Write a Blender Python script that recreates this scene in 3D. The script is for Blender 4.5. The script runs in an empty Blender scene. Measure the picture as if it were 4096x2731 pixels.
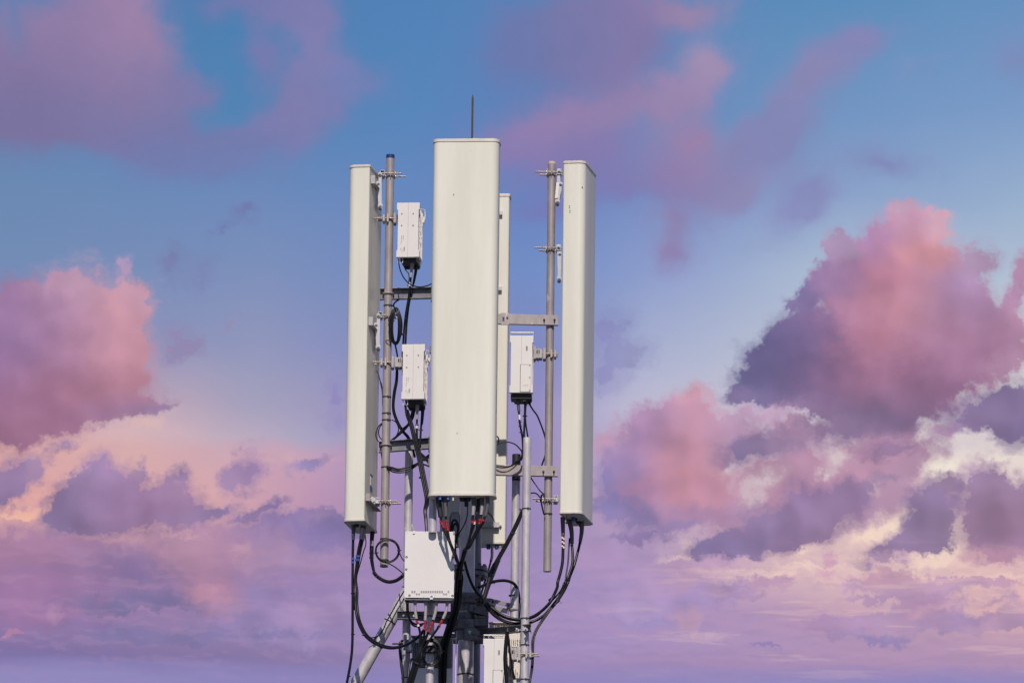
import bpy, math, random
from mathutils import Vector, Matrix
random.seed(7)
R = math.radians
scene = bpy.context.scene
C = scene.collection

# ------------------------------------------------------------------ camera
CAM = Vector((0.0, -58.7, 1.7))
PITCH, ROLL = R(12.0), R(0.70)
FRAME_W = 7.53                       # metres across the frame at the tower
LENS = 36.0 * (58.7 / math.cos(PITCH)) / FRAME_W
fwd = Vector((0, math.cos(PITCH), math.sin(PITCH)))
right0 = Vector((1, 0, 0))
up0 = right0.cross(fwd)
right = right0 * math.cos(ROLL) + up0 * math.sin(ROLL)
up = up0 * math.cos(ROLL) - right0 * math.sin(ROLL)
cam = bpy.data.cameras.new('camera')
cam.lens = LENS
cam.sensor_width = 36
cam.clip_end = 20000
camo = bpy.data.objects.new('camera', cam)
C.objects.link(camo)
camo.matrix_world = Matrix((
    (right.x, up.x, -fwd.x, CAM.x), (right.y, up.y, -fwd.y, CAM.y),
    (right.z, up.z, -fwd.z, CAM.z), (0, 0, 0, 1)))
scene.camera = camo
scene.view_settings.view_transform = 'Standard'
scene.view_settings.look = 'None'
scene.view_settings.exposure = 0
scene.view_settings.gamma = 1

def W(sx, sy, Y):
    """point of the photograph (4096 x 2731) at world depth Y"""
    k = 36.0 / LENS / 4096
    d = fwd + right * ((sx - 2048) * k) + up * (-(sy - 1365.5) * k)
    return CAM + d * ((Y - CAM.y) / d.y)

TILES = dict(A=(1340, 340, .38272), B=(1340, 900, .38256), C=(1340, 1400, .38256), D=(1340, 1900, .31881),
             E=(1340, 2300, .27485), F=(1680, 1900, .31881), G=(1680, 2300, .27485), H=(1900, 600, .41447),
             I=(1900, 1200, .41447), J=(1900, 1700, .41447), K=(1680, 340, .1913), M=(1560, 2000, .17219),
             N=(1700, 1960, .15304), O=(1560, 2440, .18561), P=(1800, 2300, .1913), Q=(1340, 2030, .19127),
             T=(1420, 620, .17857), S=(0, 0, 1.0))
def px(t, x, y):
    a = TILES[t]
    return a[0] + x * a[2], a[1] + y * a[2]
def at(t, x, y, Y):
    return W(*px(t, x, y), Y)
KP = FRAME_W / 4096                    # metres per photo pixel at the tower

# ------------------------------------------------------------------ sun and sky
SUN_EL, SUN_AZ = R(42), R(0.5)         # azimuth: to the right of straight behind the camera
sd = Vector((math.sin(SUN_AZ) * math.cos(SUN_EL), -math.cos(SUN_AZ) * math.cos(SUN_EL), math.sin(SUN_EL)))
sun = bpy.data.lights.new('sun', 'SUN')
sun.energy = 3.7
sun.angle = R(0.5)
sun.color = (1.0, .905, .80)
suno = bpy.data.objects.new('sun', sun)
C.objects.link(suno)
suno.location = (0, -20, 40)
suno.rotation_euler = sd.to_track_quat('Z', 'Y').to_euler()

def lin(c):
    g = .3 * c[0] + .5 * c[1] + .2 * c[2]
    c = [v * .92 + g * .08 for v in c]
    return tuple(((v / 255) / 12.92 if v / 255 <= .04045 else ((v / 255 + .055) / 1.055) ** 2.4) for v in c)

world = bpy.data.worlds.new("World")
scene.world = world
world.use_nodes = True
try:
    world.cycles.sampling_method = 'MANUAL'
    world.cycles.sample_map_resolution = 256
except Exception:
    pass
nt = world.node_tree
nt.nodes.clear()
L = nt.links.new

def nd(kind, **kw):
    n = nt.nodes.new(kind)
    for k, v in kw.items():
        setattr(n, k, v)
    return n
def put(sock, v):
    if hasattr(v, 'is_output'):
        L(v, sock)
    else:
        sock.default_value = v
def mth(op, a, b=None, c=None, clamp=False):
    n = nd('ShaderNodeMath', operation=op, use_clamp=clamp)
    put(n.inputs[0], a)
    if b is not None: put(n.inputs[1], b)
    if c is not None: put(n.inputs[2], c)
    return n.outputs[0]
def vmt(op, a, b=None, c=None, s=None):
    n = nd('ShaderNodeVectorMath', operation=op)
    put(n.inputs[0], a)
    if b is not None: put(n.inputs[1], b)
    if c is not None: put(n.inputs[2], c)
    if s is not None: put(n.inputs[3], s)
    return n.outputs[0]
def sstep(x, lo, hi, a=0., b=1.):
    n = nd('ShaderNodeMapRange', interpolation_type='SMOOTHSTEP')
    for i, v in enumerate((x, lo, hi, a, b)): put(n.inputs[i], v)
    return n.outputs[0]
def lstep(x, lo, hi, a=0., b=1.):
    n = nd('ShaderNodeMapRange')
    for i, v in enumerate((x, lo, hi, a, b)): put(n.inputs[i], v)
    return n.outputs[0]
def mix(f, a, b):
    n = nd('ShaderNodeMix', data_type='RGBA')
    put(n.inputs[0], f)
    put(n.inputs[6], a if hasattr(a, 'is_output') else (*a, 1))
    put(n.inputs[7], b if hasattr(b, 'is_output') else (*b, 1))
    return n.outputs[2]
def noise(v, scale, detail=4, rough=.55, col=False, dist=0.):
    n = nd('ShaderNodeTexNoise', noise_dimensions='2D')
    put(n.inputs['Vector'], v)
    n.inputs['Scale'].default_value = scale
    n.inputs['Detail'].default_value = detail
    n.inputs['Roughness'].default_value = rough
    n.inputs['Distortion'].default_value = dist
    return n.outputs['Color' if col else 'Fac']

tc = nd('ShaderNodeTexCoord').outputs['Generated']
sep = nd('ShaderNodeSeparateXYZ'); L(tc, sep.inputs[0])
az = mth('ARCTAN2', sep.outputs[0], sep.outputs[1])
el = mth('ARCSINE', sep.outputs[2])
# sky chart: one unit = 1/2352 of the 7.18 degree field, x along the azimuth, y downwards
UNIT = 2 * math.atan(18 / LENS) / 2352
sx = mth('MULTIPLY_ADD', az, math.cos(PITCH) / UNIT, 1176.)
sy = mth('MULTIPLY_ADD', mth('SUBTRACT', el, PITCH), -1 / UNIT, 784.)
cmb = nd('ShaderNodeCombineXYZ'); L(sx, cmb.inputs[0]); L(sy, cmb.inputs[1])
Pv = cmb.outputs[0]
def chart(x, y):                      # take out the camera's roll
    dx, dy = x - 1176, y - 784
    c, s = math.cos(ROLL), math.sin(ROLL)
    return 1176 + dx * c + dy * s, 784 + dy * c - dx * s

def comb(a, b, c):
    n = nd('ShaderNodeCombineXYZ')
    put(n.inputs[0], a); put(n.inputs[1], b); put(n.inputs[2], c)
    return n.outputs[0]
def centred(n):
    s = nd('ShaderNodeSeparateColor'); L(n, s.inputs[0])
    return vmt('SUBTRACT', comb(s.outputs[0], s.outputs[1], s.outputs[2]), (.5, .5, .5))
big = centred(noise(Pv, .0042, 3, .5, True))
mid = centred(noise(Pv, .015, 5, .6, True))
fin = centred(noise(Pv, .05, 4, .62, True))
soft_w = vmt('MULTIPLY_ADD', big, (120, 90, 0), vmt('MULTIPLY_ADD', mid, (46, 40, 0), Pv))
puff_w = vmt('MULTIPLY_ADD', mid, (82, 74, 0), vmt('MULTIPLY_ADD', fin, (26, 26, 0), vmt('MULTIPLY_ADD', big, (36, 30, 0), Pv)))
fb = noise(Pv, .011, 7, .62)
fb2 = noise(vmt('MULTIPLY', Pv, (.004, .016, 1)), 1., 6, .6)
fb3 = noise(vmt('MULTIPLY', Pv, (.010, .021, 1)), 1., 6, .62)
def puffs(v, scale, detail=2.5):
    n = nd('ShaderNodeTexVoronoi', voronoi_dimensions='2D', feature='F1')
    put(n.inputs['Vector'], v)
    n.inputs['Scale'].default_value = scale
    n.inputs['Detail'].default_value = detail
    n.inputs['Roughness'].default_value = .55
    return mth('SUBTRACT', 1., n.outputs['Distance'])
pw = vmt('MULTIPLY_ADD', mid, (34, 30, 0), Pv)
cauli = puffs(pw, .024)
rv = vmt('MULTIPLY_ADD', mid, (26, 24, 0), Pv)
relief = mth('MULTIPLY', mth('SUBTRACT', noise(rv, .0075, 1.6, .45), noise(vmt('ADD', rv, (-22., 28., 0.)), .0075, 1.6, .45)), 1.0)
edge = mth('ADD', mth('MULTIPLY', cauli, .55), mth('MULTIPLY', fb, .50))
lowv = vmt('MULTIPLY_ADD', mid, (46, 16, 0), Pv)
lowp = mth('ADD', mth('MULTIPLY', puffs(vmt('MULTIPLY', lowv, (.0062, .020, 1)), 1.), .55), mth('MULTIPLY', noise(vmt('MULTIPLY', lowv, (.0034, .012, 1)), 1., 6, .6), .75))
lowp2 = mth('ADD', mth('MULTIPLY', puffs(vmt('MULTIPLY', vmt('ADD', lowv, (-8., 10., 0.)), (.0062, .020, 1)), 1.), .55), mth('MULTIPLY', noise(vmt('MULTIPLY', vmt('ADD', lowv, (-8., 10., 0.)), (.0034, .012, 1)), 1., 6, .6), .75))
lowrel = mth('SUBTRACT', lowp, lowp2)
streak = noise(vmt('MULTIPLY', Pv, (.0035, .034, 1)), 1., 6, .62)

# clear air: rows of colour from the zenith to the horizon
ROWS = [
 (-1500, [(0, (44, 92, 160)), (2352, (60, 108, 172))]),
 (0, [(0, (80, 128, 185)), (450, (72, 126, 180)), (950, (78, 130, 188)), (1300, (90, 130, 188)), (1850, (88, 140, 190)), (2350, (102, 145, 195))]),
 (250, [(0, (92, 132, 185)), (560, (76, 132, 185)), (950, (84, 134, 192)), (1300, (98, 128, 188)), (1800, (108, 147, 196)), (2350, (122, 155, 203))]),
 (450, [(0, (104, 137, 182)), (600, (106, 137, 190)), (950, (100, 136, 195)), (1250, (104, 130, 194)), (1800, (132, 156, 203)), (2350, (150, 175, 208))]),
 (620, [(0, (112, 140, 185)), (600, (122, 143, 190)), (950, (112, 138, 196)), (1230, (112, 142, 202)), (1550, (145, 160, 208)), (1900, (170, 188, 212)), (2350, (175, 190, 212))]),
 (800, [(0, (130, 142, 188)), (600, (144, 150, 190)), (950, (128, 138, 195)), (1230, (128, 136, 194)), (1500, (168, 176, 210)), (1900, (188, 195, 210)), (2350, (205, 210, 215))]),
 (940, [(0, (165, 150, 185)), (350, (190, 165, 185)), (600, (164, 160, 190)), (950, (150, 140, 195)), (1230, (150, 140, 195)), (1450, (190, 186, 212)), (1750, (205, 195, 212)), (2350, (220, 212, 210))]),
 (1010, [(0, (215, 165, 165)), (300, (214, 178, 185)), (700, (172, 165, 195)), (950, (152, 138, 193)), (1230, (150, 137, 192)), (1450, (190, 178, 205)), (1700, (204, 190, 206)), (2350, (222, 208, 208))]),
 (1050, [(0, (214, 162, 166)), (300, (218, 172, 172)), (700, (200, 160, 185)), (950, (155, 138, 192)), (1230, (152, 136, 190)), (1450, (190, 170, 200)), (1700, (206, 186, 198)), (2150, (226, 208, 206)), (2350, (230, 214, 208))]),
 (1160, [(0, (232, 168, 160)), (200, (222, 164, 164)), (500, (218, 166, 172)), (750, (185, 145, 180)), (950, (158, 136, 188)), (1230, (152, 134, 188)), (1450, (190, 155, 185)), (1700, (204, 174, 190)), (2000, (214, 182, 190)), (2350, (222, 192, 192))]),
 (1230, [(0, (200, 150, 165)), (300, (205, 155, 165)), (600, (190, 145, 170)), (950, (160, 137, 190)), (1230, (155, 135, 190)), (1450, (178, 152, 190)), (1750, (206, 172, 186)), (2050, (226, 192, 190)), (2350, (222, 184, 186))]),
 (1320, [(0, (160, 125, 168)), (400, (165, 128, 168)), (800, (158, 132, 182)), (1230, (160, 138, 190)), (1450, (165, 142, 190)), (1700, (208, 174, 188)), (2050, (232, 196, 190)), (2350, (225, 182, 184))]),
 (1400, [(0, (158, 122, 170)), (500, (150, 125, 172)), (950, (158, 136, 188)), (1450, (168, 142, 190)), (1800, (182, 148, 185)), (2100, (208, 166, 180)), (2350, (228, 180, 178))]),
 (1480, [(0, (138, 115, 168)), (500, (145, 125, 172)), (950, (155, 135, 188)), (1450, (165, 142, 192)), (2000, (178, 145, 182)), (2350, (185, 148, 180))]),
 (1525, [(0, (122, 110, 165)), (700, (135, 117, 165)), (1200, (158, 135, 185)), (2000, (176, 143, 182)), (2350, (180, 145, 180))]),
 (1565, [(0, (150, 140, 192)), (900, (140, 130, 190)), (1450, (150, 138, 195)), (2350, (150, 140, 195))]),
 (1900, [(0, (158, 142, 190)), (2350, (165, 145, 190))]),
 (4700, [(0, (176, 168, 192)), (2350, (182, 170, 190))]),
]
wob = nd('ShaderNodeSeparateXYZ'); L(vmt('MULTIPLY_ADD', mid, (10, 14, 0), vmt('MULTIPLY_ADD', big, (60, 40, 0), Pv)), wob.inputs[0])
ry = wob.outputs[1]
fx = mth('DIVIDE', wob.outputs[0], 2352., clamp=True)
gen = noise(vmt('MULTIPLY', Pv, (.0013, .0024, 1)), 1., 7, .6)

def clear_air(y0, y1):
    k0 = max([i for i, r in enumerate(ROWS) if r[0] <= y0 - 30] + [0])
    k1 = min([i for i, r in enumerate(ROWS) if r[0] >= y1 + 30] + [len(ROWS) - 1])
    sky = prev = None
    for y, stops in ROWS[k0:k1 + 1]:
        n = nd('ShaderNodeValToRGB')
        L(fx, n.inputs[0])
        cr = n.color_ramp
        while len(cr.elements) < len(stops): cr.elements.new(.5)
        for e, (x, c) in zip(cr.elements, stops): e.position = min(1, x / 2352)
        for e, (x, c) in zip(cr.elements, stops): e.color = (*lin(c), 1)
        sky = n.outputs[0] if sky is None else mix(lstep(ry, float(prev), float(y)), sky, n.outputs[0])
        prev = y
    return sky

def layer(base, box, coord, blobs, lo, hi, rag=0., opac=1., shade=.0, nz=None, halo=0., grow=1.):
    """clouds of one kind: soft lumps summed to a density, edges torn by noise"""
    acc = (0., 0., 0.); F = 0.; hit = 0
    for b in blobs:
        x, y, rx, ry_, rot, c = b[:6]
        rx *= 1.6 * grow; ry_ *= 1.6 * grow
        x, y = chart(x, y)
        ex = math.hypot(rx * math.cos(R(rot)), ry_ * math.sin(R(rot))) + 48
        ey = math.hypot(rx * math.sin(R(rot)), ry_ * math.cos(R(rot))) + 48
        if x + ex < box[0] or x - ex > box[1] or y + ey < box[2] or y - ey > box[3]: continue
        hit += 1; x += box[4]
        if rot == 0:
            p = vmt('MULTIPLY_ADD', coord, (1 / rx, 1 / ry_, 0), (-x / rx, -y / ry_, 0))
        else:
            cs, sn = math.cos(R(rot)), math.sin(R(rot))
            q = vmt('SUBTRACT', coord, (x, y, 0))
            u = nd('ShaderNodeVectorMath', operation='DOT_PRODUCT'); L(q, u.inputs[0]); u.inputs[1].default_value = (cs / rx, sn / rx, 0)
            v = nd('ShaderNodeVectorMath', operation='DOT_PRODUCT'); L(q, v.inputs[0]); v.inputs[1].default_value = (-sn / ry_, cs / ry_, 0)
            p = comb(u.outputs['Value'], v.outputs['Value'], 0.)
        gn = nd('ShaderNodeTexGradient', gradient_type='QUADRATIC_SPHERE'); L(p, gn.inputs[0])
        g = gn.outputs[1]
        acc = vmt('MULTIPLY_ADD', comb(g, g, g), lin(c), acc)
        F = mth('ADD', g, F)
    if not hit: return base
    rel = nz is None
    nz = nz if nz is not None else edge
    col = vmt('DIVIDE', acc, comb(*[mth('MAXIMUM', F, 1e-5)] * 3))
    if shade:
        col = vmt('SCALE', col, s=mth('MULTIPLY_ADD', relief if rel else mth('SUBTRACT', nz, .5), shade, 1.))
    d = mth('MULTIPLY_ADD', mth('SUBTRACT', nz, .5), rag, F)
    a = mth('MULTIPLY', sstep(d, lo, hi), opac)
    if halo:
        a = mth('MAXIMUM', a, mth('MULTIPLY', sstep(mth('MULTIPLY_ADD', mth('SUBTRACT', fb3, .5), .55, F), .03, .42), halo))
    a = mth('MULTIPLY', a, sstep(F, .002, .05))      # no torn edge where no cloud is near
    sp = nd('ShaderNodeSeparateXYZ'); L(col, sp.inputs[0])
    cc = nd('ShaderNodeCombineColor')
    for i in range(3): L(sp.outputs[i], cc.inputs[i])
    return mix(a, base, cc.outputs[0])

# thin high clouds at the top
HIGH = [
 (150, 60, 150, 110, 0, (150, 124, 168)), (280, 70, 80, 100, 0, (170, 132, 170)), (90, 190, 190, 110, 0, (136, 116, 160)), (250, 190, 120, 90, 0, (148, 122, 164)),
 (30, 260, 160, 90, 0, (120, 110, 158)), (200, 280, 200, 60, 5, (124, 114, 164), .8), (350, 260, 120, 90, 20, (122, 120, 172)), (440, 195, 70, 30, 10, (124, 120, 172)), (380, 340, 160, 50, 10, (112, 122, 176)),
 (560, 20, 120, 40, 0, (116, 120, 176)), (690, 20, 90, 60, 0, (130, 122, 176)), (720, 110, 50, 120, 5, (132, 126, 180)), (600, 130, 40, 60, -10, (118, 122, 178)), (690, 230, 80, 90, 10, (130, 122, 174)), (600, 310, 120, 40, -12, (118, 122, 176)), (800, 190, 90, 60, 10, (112, 128, 184)), (500, 370, 160, 50, -10, (112, 126, 180)),
 (1200, 120, 110, 90, 0, (104, 120, 178)), (1330, 90, 140, 105, 0, (118, 118, 170)), (1440, 40, 110, 80, 0, (136, 118, 168)), (1590, 15, 100, 36, 0, (158, 132, 172)), (1410, 150, 84, 66, 0, (136, 120, 170)),
 (1645, 135, 66, 54, -30, (168, 142, 180)), (1565, 205, 90, 44, -28, (158, 134, 176)), (1450, 250, 100, 42, -15, (150, 128, 174)), (1290, 275, 120, 46, -15, (154, 128, 174)), (1180, 330, 90, 56, 0, (138, 122, 178)),
 (1590, 315, 70, 70, 0, (158, 126, 168)), (1380, 345, 120, 54, 0, (136, 120, 174)), (1555, 410, 74, 44, 10, (144, 124, 172)), (1440, 440, 90, 40, 0, (126, 122, 182)), (1300, 400, 110, 46, 0, (128, 120, 180)), (1530, 510, 40, 40, 10, (142, 128, 176)), (1525, 585, 42, 46, 15, (142, 126, 176)), (1250, 480, 100, 34, 0, (118, 122, 186)),
 (1980, 110, 80, 46, -15, (134, 132, 184)), (1880, 180, 80, 42, -30, (140, 132, 180)), (1820, 260, 90, 46, -30, (130, 134, 184)), (1740, 330, 90, 50, -35, (134, 132, 182)), (1790, 330, 90, 60, 0, (130, 132, 182)),
 (2050, 370, 80, 40, 15, (128, 136, 188)), (1880, 440, 80, 46, -30, (132, 136, 188)), (1840, 500, 90, 36, -20, (138, 142, 192)), (1710, 460, 110, 34, -30, (142, 138, 184)), (1640, 430, 90, 60, -20, (138, 130, 178)), (2340, 140, 70, 60, 0, (122, 140, 190)),
]
WISPS = [
 (390, 615, 26, 55, 5, (118, 122, 172)), (460, 620, 34, 45, 30, (122, 128, 180)), (560, 490, 38, 22, -25, (112, 120, 176)), (505, 525, 26, 16, -20, (110, 122, 178)),
 (415, 790, 42, 36, 0, (146, 130, 174)), (455, 800, 26, 26, 0, (146, 134, 176)), (535, 745, 30, 11, -35, (150, 142, 182)), (395, 815, 30, 22, 0, (144, 132, 176)),
 (1400, 760, 60, 70, 15, (134, 134, 190)), (1450, 810, 60, 36, -10, (146, 146, 194)), (1385, 860, 60, 40, 0, (138, 134, 190)), (2110, 160, 60, 26, -20, (118, 146, 196)),
 (770, 900, 26, 40, 20, (140, 132, 192)), (780, 960, 40, 22, 0, (150, 140, 196)),
]

# bright tatters and pink veils low on the left and right, behind the cumulus
VEIL = [
 (560, 1052, 280, 16, 3, (206, 166, 178)), (300, 985, 80, 26, -15, (214, 176, 182)), (330, 980, 30, 12, 0, (228, 188, 178)), (410, 1000, 50, 18, 10, (208, 174, 186)), (60, 1180, 80, 16, 0, (244, 182, 160)), (130, 1050, 90, 16, -12, (232, 174, 160)), (40, 1195, 60, 10, 0, (252, 192, 164)), (330, 1225, 110, 6, 2, (232, 184, 178)), (225, 1110, 14, 14, 0, (240, 190, 164)),
 (1765, 1100, 46, 26, -35, (216, 200, 204)), (1730, 1150, 30, 34, 10, (210, 188, 196)), (1690, 1068, 36, 12, -25, (216, 206, 208)), (1916, 1046, 26, 24, 0, (218, 202, 204)), (1890, 1090, 18, 20, 0, (222, 212, 208)), (1998, 1118, 18, 22, 0, (244, 228, 208)), (2170, 1075, 56, 26, -10, (246, 236, 216)), (2290, 1056, 70, 16, 0, (240, 230, 216)), (2237, 1120, 26, 34, 20, (246, 232, 210)), (2120, 1010, 30, 14, -30, (222, 208, 208)), (2250, 1015, 70, 12, -25, (214, 200, 208)), (2330, 985, 60, 10, -20, (216, 206, 212)),
 (2040, 1205, 60, 24, -35, (252, 226, 200)), (1980, 1240, 40, 16, -20, (250, 222, 198)), (2190, 1215, 34, 40, 0, (254, 228, 202)), (2170, 1265, 50, 30, 0, (250, 222, 200)), (2110, 1300, 90, 18, -6, (248, 218, 198)), (1842, 1272, 36, 10, -10, (246, 216, 198)), (1880, 1300, 110, 8, -2, (244, 212, 196)), (1566, 1252, 34, 18, -10, (228, 196, 192)), (1560, 1278, 50, 8, 0, (232, 198, 192)), (1767, 1316, 150, 12, -1, (242, 206, 194)), (2300, 1325, 80, 6, -2, (238, 204, 192)), (2240, 1400, 120, 16, -2, (234, 188, 180)), (2330, 1270, 30, 24, 0, (244, 210, 194)), (1900, 1345, 120, 5, -1, (228, 190, 188)),
]

# purple strata low in the west
LOW = [
 (60, 1270, 200, 50, 0, (166, 126, 164)), (300, 1330, 220, 60, 0, (148, 120, 166)), (330, 1380, 170, 22, 2, (124, 114, 160)), (470, 1260, 120, 60, 0, (174, 134, 168)), (430, 1295, 60, 40, 0, (186, 140, 164)), (500, 1365, 60, 40, 20, (190, 138, 162)),
 (330, 1315, 80, 26, 4, (136, 116, 164)), (700, 1215, 130, 44, 0, (140, 120, 172)), (760, 1230, 60, 32, 0, (128, 116, 170)), (690, 1270, 130, 50, 0, (160, 132, 176)), (640, 1280, 80, 30, 0, (176, 142, 178)), (620, 1390, 140, 40, 0, (152, 130, 178)), (720, 1430, 110, 50, -20, (158, 136, 184)),
 (120, 1350, 140, 40, 0, (164, 122, 166)), (100, 1410, 110, 40, 0, (160, 122, 168)), (400, 1465, 220, 20, -2, (136, 122, 170)),
 (1420, 1280, 130, 50, 0, (170, 142, 186)), (1560, 1190, 100, 36, -10, (150, 126, 172)), (1490, 1380, 180, 50, 0, (166, 142, 192)), (1600, 1310, 120, 40, -20, (186, 150, 186)),
 (2120, 1390, 70, 40, 0, (172, 138, 178)), (2180, 1430, 70, 28, -15, (160, 134, 180)), (2080, 1350, 200, 20, -2, (186, 150, 184)), (2300, 1400, 70, 34, 0, (176, 140, 176)), (1930, 1440, 120, 26, 0, (176, 142, 184)), (2040, 1330, 80, 26, 0, (192, 150, 178)), (1780, 1340, 70, 20, 0, (186, 148, 180)),
 (1900, 1300, 26, 40, 15, (200, 156, 184)),
 (432, 1255, 54, 36, 0, (184, 146, 174)), (440, 1295, 60, 22, 0, (170, 132, 168)), (340, 1318, 56, 18, 0, (128, 114, 164)), (256, 1392, 110, 14, 0, (122, 114, 160)), (487, 1366, 38, 20, 0, (196, 142, 164)), (696, 1408, 62, 30, 0, (174, 144, 186)), (770, 1388, 36, 24, 0, (170, 142, 188)), (620, 1458, 120, 8, 0, (134, 122, 172)), (132, 1412, 18, 18, 0, (186, 144, 180)), (37, 1462, 24, 9, -10, (180, 130, 168)),
 (623, 1240, 36, 30, 0, (166, 136, 178)), (751, 1236, 64, 28, 0, (130, 118, 172)), (729, 1194, 36, 18, 0, (164, 138, 180)), (550, 1270, 22, 16, 0, (200, 154, 176)), (560, 1430, 80, 10, 0, (148, 128, 178)), (200, 1440, 90, 12, 0, (146, 122, 172)),
 (1706, 1368, 54, 10, 0, (170, 136, 176)), (1759, 1332, 36, 9, 0, (184, 146, 178)), (2066, 1440, 84, 26, 0, (178, 146, 184)), (2022, 1474, 66, 13, 0, (150, 132, 182)), (2132, 1406, 44, 14, -10, (190, 150, 180)), (2241, 1450, 56, 18, -10, (182, 148, 184)), (2329, 1428, 36, 18, -10, (168, 138, 178)), (1956, 1424, 56, 7, 0, (168, 138, 180)), (1934, 1458, 46, 9, 0, (162, 138, 184)),
 (1452, 1386, 74, 28, 0, (178, 152, 194)), (1584, 1430, 34, 22, 0, (194, 154, 182)), (1500, 1440, 90, 10, 0, (156, 138, 188)), (1759, 1488, 46, 6, 0, (156, 134, 186)), (1640, 1470, 60, 9, 0, (176, 148, 190)), (2250, 1340, 90, 8, 0, (190, 148, 176)), (2010, 1380, 70, 8, 0, (180, 146, 182)),
]

# the big cumulus on the left and on the right
CUM = [
 (165, 670, 85, 62, 0, (198, 154, 182)), (60, 720, 120, 70, 0, (168, 128, 170)), (20, 790, 130, 120, 0, (146, 112, 158)), (275, 730, 70, 80, 0, (206, 150, 164)), (320, 690, 36, 46, 0, (196, 150, 176)), (277, 620, 22, 26, 0, (166, 144, 184), .6),
 (190, 770, 110, 80, 0, (186, 136, 164)), (285, 830, 80, 80, 0, (194, 138, 156)), (220, 890, 120, 70, 0, (182, 126, 148)), (90, 900, 150, 90, 0, (166, 116, 150)), (15, 970, 120, 66, 0, (146, 102, 132)), (120, 965, 120, 50, -15, (164, 114, 146)), (270, 940, 110, 26, -12, (158, 122, 162)), (345, 940, 50, 14, -12, (148, 124, 168)), (150, 830, 60, 40, 0, (166, 124, 164)),
 (2090, 520, 60, 42, 0, (196, 146, 176)), (2080, 486, 34, 20, 0, (190, 162, 188)), (2158, 528, 36, 36, 0, (206, 164, 182)), (2130, 590, 70, 60, 0, (210, 146, 158)), (2020, 560, 50, 50, 0, (172, 130, 174)), (1935, 580, 42, 40, 0, (170, 146, 184)), (1935, 640, 60, 50, 0, (164, 126, 170)), (2030, 640, 90, 66, 0, (190, 128, 156)), (2060, 700, 90, 80, -30, (200, 138, 152)), (2000, 770, 80, 80, -30, (190, 126, 148)),
 (1925, 575, 34, 30, 0, (176, 150, 186)), (1815, 705, 14, 12, 0, (134, 122, 168)), (1850, 690, 46, 34, -40, (128, 116, 164)), (1770, 800, 50, 36, 0, (112, 104, 152)), (1905, 655, 46, 40, 0, (150, 122, 168)), (1840, 775, 76, 56, 0, (114, 104, 152)), (1800, 840, 100, 60, 0, (108, 98, 144)), (1740, 880, 76, 48, 0, (104, 100, 142)), (1880, 860, 90, 60, 0, (118, 98, 140)), (1710, 915, 60, 22, 0, (136, 118, 160)), (1805, 908, 90, 30, 0, (118, 104, 148)), (1850, 935, 80, 22, -4, (146, 120, 158)), (1930, 925, 80, 30, 0, (132, 106, 144)), (1950, 880, 110, 60, 0, (152, 108, 140)), (2070, 860, 120, 80, 0, (158, 112, 146)), (2050, 960, 130, 60, 0, (128, 104, 140)), (2160, 880, 110, 70, 0, (150, 108, 144)), (1960, 960, 70, 36, 0, (126, 112, 152)), (2060, 1020, 100, 30, 0, (160, 122, 156)),
 (1910, 770, 90, 70, 0, (146, 110, 152)), (2130, 720, 80, 70, 0, (182, 134, 164)), (2110, 790, 90, 60, 0, (176, 124, 154)), (1985, 705, 70, 60, 0, (174, 126, 160)),
 (2190, 660, 70, 60, 0, (168, 134, 176)), (2230, 720, 80, 60, 0, (170, 130, 168)), (2250, 610, 44, 56, 20, (176, 146, 180)), (2240, 800, 110, 70, 0, (168, 122, 156)), (2330, 750, 60, 60, -40, (180, 134, 166)), (2350, 640, 26, 90, 20, (176, 134, 170)), (2320, 840, 60, 30, -25, (182, 142, 172)), (2180, 800, 60, 50, 0, (172, 126, 160)),
]
PINK = [
 (1740, 958, 80, 20, -4, (188, 154, 186)), (1860, 985, 80, 26, 0, (172, 134, 166)), (1800, 1080, 60, 30, 0, (180, 138, 168)), (1690, 1000, 60, 26, 0, (176, 142, 178)), (2180, 1150, 60, 50, 0, (176, 140, 172)), (2100, 1050, 60, 30, 0, (176, 136, 166)), (2190, 985, 70, 20, -20, (176, 142, 172)),
 (1595, 905, 34, 30, 0, (206, 152, 172)), (1580, 950, 60, 50, 0, (192, 142, 168)), (1500, 955, 50, 36, 0, (184, 144, 184)), (1490, 1010, 70, 60, 0, (168, 130, 174)), (1590, 1040, 80, 70, 0, (200, 142, 164)), (1560, 1110, 100, 60, 0, (196, 136, 152)), (1400, 1020, 44, 36, 0, (202, 158, 186)), (1440, 1060, 50, 50, 0, (150, 128, 178)), (1400, 1110, 50, 60, 0, (136, 124, 176)), (1480, 1130, 70, 50, 0, (166, 126, 170)), (1640, 1130, 60, 50, 0, (186, 134, 162)), (1670, 1020, 60, 50, 0, (192, 148, 178)), (1560, 1170, 120, 24, 0, (160, 128, 168)), (1780, 1150, 80, 60, -20, (186, 138, 166)), (1850, 1080, 70, 60, 0, (182, 136, 166)), (1970, 1080, 70, 70, 0, (190, 142, 170)), (2060, 1100, 50, 70, 0, (186, 144, 174)), (1800, 1010, 60, 30, 0, (176, 134, 166)), (1900, 1150, 90, 40, -15, (180, 136, 168)), (2030, 1040, 90, 36, 0, (170, 130, 162)), (2060, 1160, 40, 60, 0, (180, 142, 172)), (1690, 1190, 70, 40, -10, (178, 138, 174)), (2250, 1070, 60, 24, -10, (182, 148, 178)), (1980, 1180, 60, 30, -20, (168, 134, 166)), (1740, 1100, 40, 40, 0, (192, 150, 176)),
]
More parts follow.
